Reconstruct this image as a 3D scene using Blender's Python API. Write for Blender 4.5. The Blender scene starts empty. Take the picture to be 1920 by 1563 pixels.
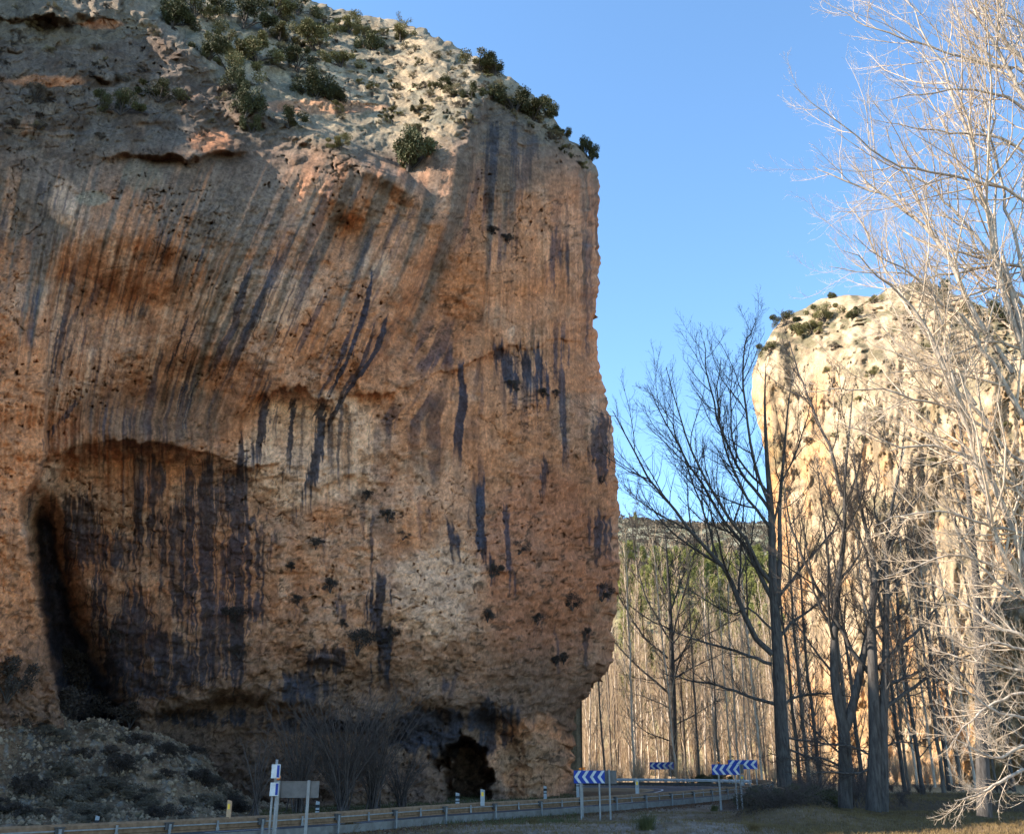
import bpy, math, random
import numpy as np
from mathutils import Vector

random.seed(7); RNG = np.random.default_rng(7)
R_ = math.radians
scene = bpy.context.scene
COL = scene.collection

# ------------------------------------------------------------------ camera
F = 1766.0; CX, CY = 960.0, 781.5; EYE = 3.15; HORIZON = 1420.0
PITCH = math.atan((HORIZON - CY) / F)
cam_d = bpy.data.cameras.new('camera'); cam = bpy.data.objects.new('camera', cam_d); COL.objects.link(cam)
cam_d.sensor_width = 36; cam_d.lens = F / 1920 * 36; cam_d.clip_end = 6000; cam_d.clip_start = 0.2
cam.location = (0, 0, EYE); cam.rotation_euler = (math.pi / 2 + PITCH, 0, 0)
scene.camera = cam

# ------------------------------------------------------------------ light
SUN_EL = R_(36); SUN_AZ = R_(-97)          # azimuth from +Y towards +X: the sun stands left and a little behind the camera
world = bpy.data.worlds.new('World'); scene.world = world; world.use_nodes = True
wn = world.node_tree.nodes; wl = world.node_tree.links
bg = wn['Background']; sky = wn.new('ShaderNodeTexSky'); sky.sky_type = 'NISHITA'; sky.sun_disc = False
sky.sun_elevation = SUN_EL; sky.sun_rotation = SUN_AZ; sky.altitude = 1500; sky.air_density = 1.0; sky.dust_density = 0.05; sky.ozone_density = 2.0
tint = wn.new('ShaderNodeMix'); tint.data_type = 'RGBA'; tint.blend_type = 'MULTIPLY'; tint.inputs[0].default_value = 1; tint.inputs[7].default_value = (0.88, 1.06, 1.09, 1)   # white balance of the sky
wl.new(sky.outputs[0], tint.inputs[6]); wl.new(tint.outputs[2], bg.inputs[0]); bg.inputs[1].default_value = 0.125
sd = bpy.data.lights.new('sun', 'SUN'); so = bpy.data.objects.new('sun', sd); COL.objects.link(so)
sd.energy = 5.0; sd.angle = R_(0.5); sd.color = (1.0, 0.90, 0.75)
sv = Vector((math.sin(SUN_AZ) * math.cos(SUN_EL), math.cos(SUN_AZ) * math.cos(SUN_EL), math.sin(SUN_EL)))
so.rotation_euler = sv.to_track_quat('Z', 'Y').to_euler()
scene.view_settings.view_transform = 'Standard'; scene.view_settings.look = 'None'
scene.view_settings.exposure = 1.65; scene.view_settings.gamma = 1.0
scene.render.engine = 'CYCLES'
scene.cycles.max_bounces = 6; scene.cycles.diffuse_bounces = 4

# ------------------------------------------------------------------ helpers
SP, CP = math.sin(PITCH), math.cos(PITCH)
def W(px, py, Y):
    """world point at depth Y seen where the photograph shows (px, py); arrays welcome"""
    px = np.asarray(px, float); py = np.asarray(py, float); Y = np.asarray(Y, float)
    dx = (px - CX) / F; dy = (CY - py) / F
    t = Y / (CP - dy * SP)
    return np.stack(np.broadcast_arrays(t * dx, Y + 0 * t, EYE + t * (SP + dy * CP)), -1)
def ground_at(px, py, z=0.0):
    dx = (px - CX) / F; dy = (CY - py) / F
    t = (z - EYE) / (SP + dy * CP)
    return np.array([t * dx, t * (CP - dy * SP), z])
def gx(px, Y, z=0.0):
    """x of a point at depth Y and height z in image column px"""
    return (px - CX) / F * (Y * CP + (z - EYE) * SP)

def lerp(a, b, t): return a + (b - a) * t
def sstep(a, b, x):
    t = np.clip((x - a) / (b - a), 0, 1); return t * t * (3 - 2 * t)
def poly(pts, x):
    a = np.array(pts, float); return np.interp(x, a[:, 0], a[:, 1])

def _hash(ix, iy, iz, seed):
    h = (ix.astype(np.int64) * 374761393 + iy.astype(np.int64) * 668265263 + iz.astype(np.int64) * 2147483647 + seed * 1013904223) & 0xffffffff
    h = ((h ^ (h >> 13)) * 1274126177) & 0xffffffff
    h = ((h ^ (h >> 16)) * 2246822519) & 0xffffffff
    return ((h ^ (h >> 15)) & 0xffffff) / float(0xffffff)
def vnoise(x, y, z=0.0, seed=0):
    x, y, z = np.broadcast_arrays(np.asarray(x, float), np.asarray(y, float), np.asarray(z, float))
    ix, iy, iz = np.floor(x), np.floor(y), np.floor(z)
    fx, fy, fz = x - ix, y - iy, z - iz
    fx = fx * fx * (3 - 2 * fx); fy = fy * fy * (3 - 2 * fy); fz = fz * fz * (3 - 2 * fz)
    o = 0
    for a in (0, 1):
        for b in (0, 1):
            for c in (0, 1):
                w = (fx if a else 1 - fx) * (fy if b else 1 - fy) * (fz if c else 1 - fz)
                o = o + w * _hash(ix + a, iy + b, iz + c, seed)
    return o * 2 - 1
def fbm(x, y, z=0.0, oct=4, seed=0, gain=0.5):
    o = 0; a = 1; f = 1; s = 0
    for k in range(oct):
        o = o + a * vnoise(x * f, y * f, z * f, seed + k * 17); s += a; a *= gain; f *= 2.03
    return o / s

def sfbm(x, y, oct=4, seed=0, gain=0.5):
    o = 0; a = 1; fx = 1; fy = 1; s = 0
    for k in range(oct):
        o = o + a * vnoise(x * fx, y * fy, 0.0, seed + k * 17); s += a; a *= gain; fx *= 2.03; fy *= 1.45
    return o / s
def mesh_np(name, verts, quads=None, tris=None, colors=None, smooth=True):
    me = bpy.data.meshes.new(name)
    verts = np.asarray(verts, np.float32).reshape(-1, 3)
    loops = []; starts = []; n = 0; tot = []
    if quads is not None and len(quads):
        q = np.asarray(quads, np.int32); loops.append(q.ravel()); starts.append(np.arange(len(q)) * 4); tot.append(np.full(len(q), 4)); n += len(q) * 4
    if tris is not None and len(tris):
        q = np.asarray(tris, np.int32); loops.append(q.ravel()); starts.append(n + np.arange(len(q)) * 3); tot.append(np.full(len(q), 3))
    loops = np.concatenate(loops).astype(np.int32); starts = np.concatenate(starts).astype(np.int32); tot = np.concatenate(tot).astype(np.int32)
    me.vertices.add(len(verts)); me.vertices.foreach_set('co', verts.ravel())
    me.loops.add(len(loops)); me.loops.foreach_set('vertex_index', loops)
    me.polygons.add(len(starts)); me.polygons.foreach_set('loop_start', starts); me.polygons.foreach_set('loop_total', tot)
    me.update(calc_edges=True); me.validate()
    me.polygons.foreach_set('use_smooth', np.full(len(me.polygons), smooth))
    if colors is not None:
        at = me.color_attributes.new('Col', 'FLOAT_COLOR', 'POINT')
        c = np.ones((len(verts), 4), np.float32); c[:, :3] = np.asarray(colors).reshape(-1, 3)
        at.data.foreach_set('color', c.ravel())
    return me
def grid_quads(nr, nc):
    i = np.arange(nr * nc).reshape(nr, nc)
    return np.stack([i[:-1, :-1], i[:-1, 1:], i[1:, 1:], i[1:, :-1]], -1).reshape(-1, 4)

def obj(name, me, mat=None, parent=None, loc=None):
    o = bpy.data.objects.new(name, me); COL.objects.link(o)
    if mat is not None:
        me.materials.clear(); me.materials.append(mat)
    if parent is not None: o.parent = parent
    if loc is not None: o.location = loc
    return o
def tag(o, label, cat, group=None):
    o['label'] = label; o['category'] = cat
    if group: o['group'] = group
    return o
def thing(name, label, cat, loc=(0, 0, 0), rotz=0, group=None):
    o = bpy.data.objects.new(name, None); COL.objects.link(o); o.location = loc; o.rotation_euler = (0, 0, rotz)
    o.empty_display_size = 0.3
    return tag(o, label, cat, group)
def dup(root, loc, rotz=0, scale=1.0, label=None, group=None):
    r = root.copy(); COL.objects.link(r); r.location = loc; r.rotation_euler = (0, 0, rotz)
    r.scale = (scale, scale, scale) if not hasattr(scale, '__len__') else scale
    if label: r['label'] = label
    if group: r['group'] = group
    for ch in list(root.children):
        c = ch.copy(); COL.objects.link(c); c.parent = r
        for g in list(ch.children):
            d = g.copy(); COL.objects.link(d); d.parent = c
    return r
def structure(o): o['kind'] = 'structure'; return o
def stuff(o): o['kind'] = 'stuff'; return o

# solid shapes gathered in one mesh
class MB:
    def __init__(s): s.v = []; s.f = []
    def box(s, c, d, rz=0.0, taper=1.0):
        cx, cy, cz = c; x, y, z = d[0] / 2, d[1] / 2, d[2] / 2; b = len(s.v); ca, sa = math.cos(rz), math.sin(rz)
        for sx, sy, sz in ((-1,-1,-1),(1,-1,-1),(1,1,-1),(-1,1,-1),(-1,-1,1),(1,-1,1),(1,1,1),(-1,1,1)):
            k = taper if sz > 0 else 1
            px, py = sx * x * k, sy * y * k
            s.v.append((cx + px * ca - py * sa, cy + px * sa + py * ca, cz + sz * z))
        for f in ((0,3,2,1),(4,5,6,7),(0,1,5,4),(1,2,6,5),(2,3,7,6),(3,0,4,7)): s.f.append(tuple(b + i for i in f))
    def cyl(s, p0, p1, r0, r1=None, n=10, caps=True):
        r1 = r0 if r1 is None else r1
        p0, p1 = Vector(p0), Vector(p1); d = (p1 - p0).normalized()
        a = d.orthogonal().normalized(); c = d.cross(a); b = len(s.v)
        for p, r in ((p0, r0), (p1, r1)):
            for k in range(n):
                t = 2 * math.pi * k / n; s.v.append(tuple(p + (a * math.cos(t) + c * math.sin(t)) * r))
        for k in range(n): s.f.append((b + k, b + (k + 1) % n, b + n + (k + 1) % n, b + n + k))
        if caps: s.f.append(tuple(b + n - 1 - k for k in range(n))); s.f.append(tuple(b + n + k for k in range(n)))
    def prism(s, pts, y0, y1):     # polygon in xz, extruded along y
        b = len(s.v); n = len(pts)
        for y in (y0, y1):
            for x, z in pts: s.v.append((x, y, z))
        for k in range(n): s.f.append((b + k, b + (k + 1) % n, b + n + (k + 1) % n, b + n + k))
        s.f.append(tuple(b + n - 1 - k for k in range(n))); s.f.append(tuple(b + n + k for k in range(n)))
    def build(s, name, mat, parent=None, bevel=0, smooth=False):
        me = bpy.data.meshes.new(name); me.from_pydata(s.v, [], s.f); me.update()
        if smooth:
            for p in me.polygons: p.use_smooth = True
        o = obj(name, me, mat, parent)
        if bevel:
            m = o.modifiers.new('bevel', 'BEVEL'); m.width = bevel; m.segments = 2; m.limit_method = 'ANGLE'
        return o

# ------------------------------------------------------------------ materials
def newmat(name, rough=0.9):
    m = bpy.data.materials.new(name); m.use_nodes = True; n = m.node_tree.nodes; l = m.node_tree.links
    b = n['Principled BSDF']; b.inputs['Roughness'].default_value = rough; b.inputs['Specular IOR Level'].default_value = 0.25
    return m, n, l, b
def ramp(n, stops):
    r = n.new('ShaderNodeValToRGB'); e = r.color_ramp.elements
    while len(e) > 1: e.remove(e[-1])
    e[0].position = stops[0][0]; e[0].color = (*stops[0][1], 1)
    for p, c in stops[1:]:
        k = e.new(p); k.color = (*c, 1)
    return r
def noise(n, l, scale, detail=5, rough=0.6, vec=None, dist=0.0):
    t = n.new('ShaderNodeTexNoise'); t.inputs['Scale'].default_value = scale; t.inputs['Detail'].default_value = detail
    t.inputs['Roughness'].default_value = rough; t.inputs['Distortion'].default_value = dist
    if vec is not None: l.new(vec, t.inputs['Vector'])
    return t
def coords(n, l, scale=(1, 1, 1), kind='Object'):
    tc = n.new('ShaderNodeTexCoord'); mp = n.new('ShaderNodeMapping'); mp.inputs['Scale'].default_value = scale
    l.new(tc.outputs[kind], mp.inputs['Vector']); return mp.outputs['Vector']
def mixc(n, l, fac, a, b, mode='MIX'):
    m = n.new('ShaderNodeMix'); m.data_type = 'RGBA'; m.blend_type = mode
    for sock, v in ((m.inputs[0], fac), (m.inputs[6], a), (m.inputs[7], b)):
        if hasattr(v, 'is_linked') or isinstance(v, bpy.types.NodeSocket): l.new(v, sock)
        elif isinstance(v, (int, float)): sock.default_value = v
        else: sock.default_value = (*v, 1)
    return m.outputs[2]
def bump(n, l, b, h, strength=0.5, dist=0.05, prev=None):
    bp = n.new('ShaderNodeBump'); bp.inputs['Strength'].default_value = strength; bp.inputs['Distance'].default_value = dist
    l.new(h, bp.inputs['Height'])
    if prev is not None: l.new(prev, bp.inputs['Normal'])
    l.new(bp.outputs[0], b.inputs['Normal']); return bp.outputs[0]

def simple(name, c1, c2, scale=6, rough=0.9, bs=0.3, bd=0.02, sc=(1, 1, 1), metal=0.0, detail=5):
    m, n, l, b = newmat(name, rough); v = coords(n, l, sc)
    t = noise(n, l, scale, detail, 0.65, v); r = ramp(n, [(0.32, c1), (0.68, c2)]); l.new(t.outputs['Fac'], r.inputs[0])
    l.new(r.outputs[0], b.inputs['Base Color']); b.inputs['Metallic'].default_value = metal
    if bs: bump(n, l, b, t.outputs['Fac'], bs, bd)
    return m

def rock_material(name, fine=1.0):
    """vertex colour holds the mineral tints, water stains and some painted shade; nodes add grain, pits and relief"""
    m, n, l, b = newmat(name, 0.95); b.inputs['Specular IOR Level'].default_value = 0.15
    at = n.new('ShaderNodeAttribute'); at.attribute_name = 'Col'
    v = coords(n, l, (1, 1, 0.45)); v1 = coords(n, l, (1, 1, 1))
    t1 = noise(n, l, 0.9 * fine, 9, 0.76, v, 0.3); t2 = noise(n, l, 4.0 * fine, 8, 0.8, v1)
    r1 = ramp(n, [(0.3, (0.62, 0.60, 0.60)), (0.5, (0.96, 0.96, 0.96)), (0.7, (1.28, 1.25, 1.2))]); l.new(t1.outputs['Fac'], r1.inputs[0])
    r2 = ramp(n, [(0.34, (0.42, 0.40, 0.39)), (0.46, (0.92, 0.92, 0.92)), (0.55, (1.08, 1.07, 1.06)), (0.68, (1.55, 1.52, 1.48))]); l.new(t2.outputs['Fac'], r2.inputs[0])
    c = mixc(n, l, 1.0, at.outputs['Color'], r1.outputs[0], 'MULTIPLY'); c = mixc(n, l, 1.0, c, r2.outputs[0], 'MULTIPLY')
    l.new(c, b.inputs['Base Color'])
    vo = n.new('ShaderNodeTexVoronoi'); vo.feature = 'DISTANCE_TO_EDGE'; vo.inputs['Scale'].default_value = 0.55 * fine
    wv = mixc(n, l, 0.35, v, t1.outputs['Color']); l.new(wv, vo.inputs['Vector'])
    rr = ramp(n, [(0.0, (0, 0, 0)), (0.06, (1, 1, 1))]); l.new(vo.outputs['Distance'], rr.inputs[0])
    p = bump(n, l, b, rr.outputs[0], 0.06, 0.06 / fine)
    p = bump(n, l, b, t1.outputs['Fac'], 0.55, 0.20 / fine, p); bump(n, l, b, t2.outputs['Fac'], 0.8, 0.14 / fine, p)
    return m

M = {}
M['rock'] = rock_material('limestone'); M['rock_far'] = rock_material('far_limestone', 0.7)
M['bark_dark'] = simple('dark_bark', (0.03, 0.025, 0.023), (0.10, 0.088, 0.08), 7, 0.95, 0.7, 0.04, (1, 1, 0.18))  # dark copy mainly for trees in shade, with that shade in the colour
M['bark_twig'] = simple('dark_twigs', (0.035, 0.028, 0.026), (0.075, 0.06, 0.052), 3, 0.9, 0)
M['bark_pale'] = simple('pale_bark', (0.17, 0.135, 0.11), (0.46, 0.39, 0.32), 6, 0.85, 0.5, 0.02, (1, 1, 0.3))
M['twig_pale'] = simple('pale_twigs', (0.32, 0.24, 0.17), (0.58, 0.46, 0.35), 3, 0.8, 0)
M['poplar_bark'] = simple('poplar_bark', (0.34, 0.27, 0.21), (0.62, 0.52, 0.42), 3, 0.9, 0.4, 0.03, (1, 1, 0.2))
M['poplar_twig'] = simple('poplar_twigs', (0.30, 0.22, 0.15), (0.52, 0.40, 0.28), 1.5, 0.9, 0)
M['bark_mid'] = simple('shaded_poplar_bark', (0.07, 0.055, 0.047), (0.17, 0.14, 0.115), 3, 0.9, 0.4, 0.03, (1, 1, 0.2))  # poplar bark with shade darkened into its colour
M['brush_twig'] = simple('brush_twigs', (0.05, 0.036, 0.032), (0.11, 0.085, 0.075), 2, 0.95, 0)
def leaf_mat(name, c1, c2, scale=1.2):
    m, n, l, b = newmat(name, 0.8); v = coords(n, l)
    t = noise(n, l, scale, 4, 0.7, v); oi = n.new('ShaderNodeObjectInfo')
    r = ramp(n, [(0.3, c1), (0.7, c2)]); l.new(t.outputs['Fac'], r.inputs[0])
    hs = n.new('ShaderNodeHueSaturation'); mr = n.new('ShaderNodeMapRange'); mr.inputs[3].default_value = 0.75; mr.inputs[4].default_value = 1.3
    l.new(oi.outputs['Random'], mr.inputs[0]); l.new(mr.outputs[0], hs.inputs['Value']); l.new(r.outputs[0], hs.inputs['Color'])
    l.new(hs.outputs[0], b.inputs['Base Color']); return m
M['leaf_dark'] = leaf_mat('juniper_leaves', (0.038, 0.040, 0.017), (0.098, 0.094, 0.038))
M['leaf_olive'] = leaf_mat('olive_leaves', (0.095, 0.088, 0.035), (0.21, 0.18, 0.075))
M['leaf_dry'] = leaf_mat('dry_scrub', (0.13, 0.105, 0.06), (0.28, 0.23, 0.13))
M['leaf_brown'] = leaf_mat('brown_tuft', (0.03, 0.022, 0.019), (0.075, 0.055, 0.043))
M['leaf_grey'] = leaf_mat('grey_scrub', (0.065, 0.050, 0.038), (0.15, 0.118, 0.085))
M['pine'] = leaf_mat('pine_needles', (0.13, 0.14, 0.04), (0.28, 0.27, 0.085), 0.3)
M['wood'] = simple('weathered_wood_rail', (0.13, 0.075, 0.042), (0.25, 0.15, 0.09), 5, 0.85, 0.4, 0.01, (1, 1, 1))
M['steel'] = simple('galvanised_steel', (0.15, 0.148, 0.15), (0.27, 0.265, 0.265), 4, 0.5, 0.1, 0.003, metal=0.3)
M['steel_dark'] = simple('dark_spacer_steel', (0.05, 0.045, 0.042), (0.10, 0.09, 0.085), 5, 0.7, 0.1, 0.003)
M['panel'] = simple('grey_panel', (0.13, 0.112, 0.10), (0.21, 0.19, 0.17), 3, 0.85, 0.2, 0.01)
M['sign_blue'] = simple('blue_paint', (0.006, 0.028, 0.20), (0.010, 0.042, 0.27), 3, 0.45, 0)
M['sign_white'] = simple('white_paint', (0.36, 0.37, 0.38), (0.56, 0.57, 0.575), 3, 0.45, 0)
M['sign_back'] = simple('grey_sign_back', (0.10, 0.088, 0.082), (0.16, 0.145, 0.135), 3, 0.6, 0.05)
M['sign_back_light'] = simple('bright_galvanised_beam', (0.38, 0.40, 0.42), (0.52, 0.54, 0.56), 3, 0.5, 0.05, metal=.2)
M['post_grey'] = simple('grey_post', (0.20, 0.19, 0.18), (0.30, 0.285, 0.27), 4, 0.6, 0.05)
M['amber'] = simple('amber_lens', (0.75, 0.16, 0.015), (0.9, 0.25, 0.03), 4, 0.3, 0)
M['marker_beige'] = simple('sun_bleached_marker', (0.36, 0.20, 0.11), (0.48, 0.30, 0.18), 4, 0.6, 0)
M['marker_white'] = simple('dull_white_marker', (0.20, 0.20, 0.20), (0.40, 0.40, 0.40), 5, 0.6, 0)  # white toned down to a mid grey
M['black'] = simple('black_band', (0.012, 0.012, 0.014), (0.03, 0.03, 0.032), 4, 0.6, 0)
M['reflector'] = simple('yellow_reflector', (0.75, 0.42, 0.03), (0.9, 0.55, 0.06), 4, 0.3, 0)
M['asphalt'] = simple('asphalt', (0.045, 0.046, 0.05), (0.075, 0.075, 0.08), 14, 0.9, 0.3, 0.006)
M['stone'] = simple('loose_stones', (0.085, 0.055, 0.036), (0.33, 0.235, 0.155), 1.7, 0.95, 0.4, 0.03)
M['litter'] = simple('leaf_litter', (0.075, 0.04, 0.025), (0.17, 0.09, 0.05), 2.3, 0.9, 0)
M['grass'] = simple('dry_grass_blades', (0.09, 0.06, 0.026), (0.21, 0.14, 0.06), 1.5, 0.85, 0)
M['grass_green'] = simple('green_tuft', (0.045, 0.05, 0.017), (0.10, 0.092, 0.035), 1.5, 0.85, 0)

def vcol_material(name, s1=1.2, s2=9.0, bd=0.1):
    m, n, l, b = newmat(name, 0.95); at = n.new('ShaderNodeAttribute'); at.attribute_name = 'Col'; v = coords(n, l)
    t1 = noise(n, l, s1, 8, 0.75, v); t2 = noise(n, l, s2, 6, 0.7, v)
    r1 = ramp(n, [(0.3, (0.55, 0.53, 0.5)), (0.7, (1.4, 1.4, 1.4))]); l.new(t1.outputs['Fac'], r1.inputs[0])
    r2 = ramp(n, [(0.3, (0.6, 0.58, 0.55)), (0.55, (1, 1, 1)), (0.72, (1.7, 1.68, 1.6))]); l.new(t2.outputs['Fac'], r2.inputs[0])
    c = mixc(n, l, 1.0, at.outputs['Color'], r1.outputs[0], 'MULTIPLY'); c = mixc(n, l, 1.0, c, r2.outputs[0], 'MULTIPLY')
    l.new(c, b.inputs['Base Color']); p = bump(n, l, b, t1.outputs['Fac'], 0.6, bd * 2); bump(n, l, b, t2.outputs['Fac'], 0.7, bd * .6, p)
    return m
M['ground'] = vcol_material('earth_and_grass'); M['hill'] = vcol_material('hillside', 0.08, 0.5, 0.8)
M['scree'] = vcol_material('scree', 1.0, 5.0, 0.18)

# ================================================================== THE MAIN CLIFF
def tps(ctrl):
    c = np.array(ctrl, float); n = len(c); X = c[:, :2] / 500.0
    d = np.linalg.norm(X[:, None] - X[None], axis=-1); K = np.where(d > 0, d * d * np.log(d + 1e-12), 0) + np.eye(n) * 0.004
    A = np.zeros((n + 3, n + 3)); A[:n, :n] = K; A[:n, n] = 1; A[:n, n + 1:] = X; A[n, :n] = 1; A[n + 1:, :n] = X.T
    w = np.linalg.solve(A, np.concatenate([c[:, 2], [0, 0, 0]]))
    def ev(px, py):
        o = w[n] + w[n + 1] * px / 500 + w[n + 2] * py / 500
        for k in range(n):
            r2 = (px / 500 - X[k, 0]) ** 2 + (py / 500 - X[k, 1]) ** 2
            o = o + w[k] * 0.5 * r2 * np.log(r2 + 1e-12)
        return o
    return ev
def arclen_resample(pts, n):
    a = np.array(pts, float); d = np.r_[0, np.cumsum(np.linalg.norm(np.diff(a, axis=0), axis=1))]
    t = np.linspace(0, d[-1], n); return np.stack([np.interp(t, d, a[:, 0]), np.interp(t, d, a[:, 1])], -1)

SIL = [(1078,1530),(1075,1485),(1073,1420),(1078,1350),(1085,1330),(1108,1300),(1130,1262),(1147,1242),(1150,1170),(1158,1105),(1160,1050),(1161,960),(1156,880),(1148,800),(1139,770),(1128,700),(1118,640),(1115,600),(1121,540),(1125,500),(1122,430),(1125,345),(1114,308),(1096,282),(1060,252),(1040,222),(1000,182),(950,142),(905,116),(878,105),(850,85),(800,56),(740,40),(690,32),(620,16),(580,-4),(520,-40),(440,-80)]
LEFT = [(-130,1580),(-130,-330)]
ctrl = []
def row(y, *p): ctrl.extend((x, y, d) for x, d in p)
row(1540, (-120,62),(0,66),(150,70),(300,71),(450,71),(600,70),(750,72),(900,78),(1075,91))
row(1300, (-120,61),(0,65),(150,70),(300,70),(450,69.5),(600,69),(750,71),(900,76),(1000,82),(1110,90))
row(1150, (-120,60),(0,64),(150,68.5),(300,68.5),(450,68),(600,67.5),(750,69),(900,74),(1000,79),(1150,90))
row(950, (-120,57),(0,61),(150,65.5),(300,66),(450,66),(600,66),(750,68),(900,73),(1000,78),(1158,90))
row(800, (-120,55),(0,57),(150,59.5),(300,61),(450,62.5),(600,64.5),(750,67),(900,72),(1000,77),(1148,89))
row(600, (-120,53.5),(150,57),(300,58.3),(450,60),(600,61),(750,65),(900,71),(1000,76),(1115,88))
row(400, (-120,51),(0,52.5),(150,54.5),(300,56),(450,58),(600,60),(750,63),(850,67.5),(900,70),(1000,76),(1122,88))
row(300, (-120,52),(150,55.5),(300,57.5),(450,59.5),(600,61.5),(750,65),(850,68),(900,70),(1000,77),(1110,88))
row(200, (-120,54),(150,58),(300,61.5),(450,65),(600,70),(750,75),(880,73),(1000,84))
row(100, (-120,57),(150,61),(300,66),(400,70),(500,78),(650,86),(800,87),(870,88))
row(0, (-120,63),(150,68),(300,75),(450,84),(600,96))
row(-150, (-120,75),(200,84),(400,96)); row(-300, (-120,90))

ARCH = [(60,905),(85,868),(130,842),(200,829),(280,830),(350,842),(410,856),(450,872),(500,900)]
LEDGE = [(80,860),(300,800),(450,762),(495,738),(600,746),(700,738),(760,724),(850,694),(900,668),(1000,652),(1060,642),(1130,640)]
PILLAR = [(300,150),(480,118),(560,95),(700,86),(850,86),(900,70),(935,38),(1000,45),(1080,62),(1150,76),(1240,95),(1325,114),(1400,130),(1600,150)]   # y -> x
NEAR = [(-130,-420),(150,-90),(230,-20),(290,40),(400,118),(440,172),(480,196),(560,222),(640,272),(720,312),(800,362)]
def flow(px, py):
    g = np.clip(py - 230, 0, 560); g = g - 0.00035 * g * g * 0.5
    k = poly([(-150, .18), (60, .22), (250, .36), (400, .46), (560, .44), (700, .36), (820, .18), (900, .06), (1000, 0.0), (1200, 0)], px)
    return px + k * g

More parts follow.
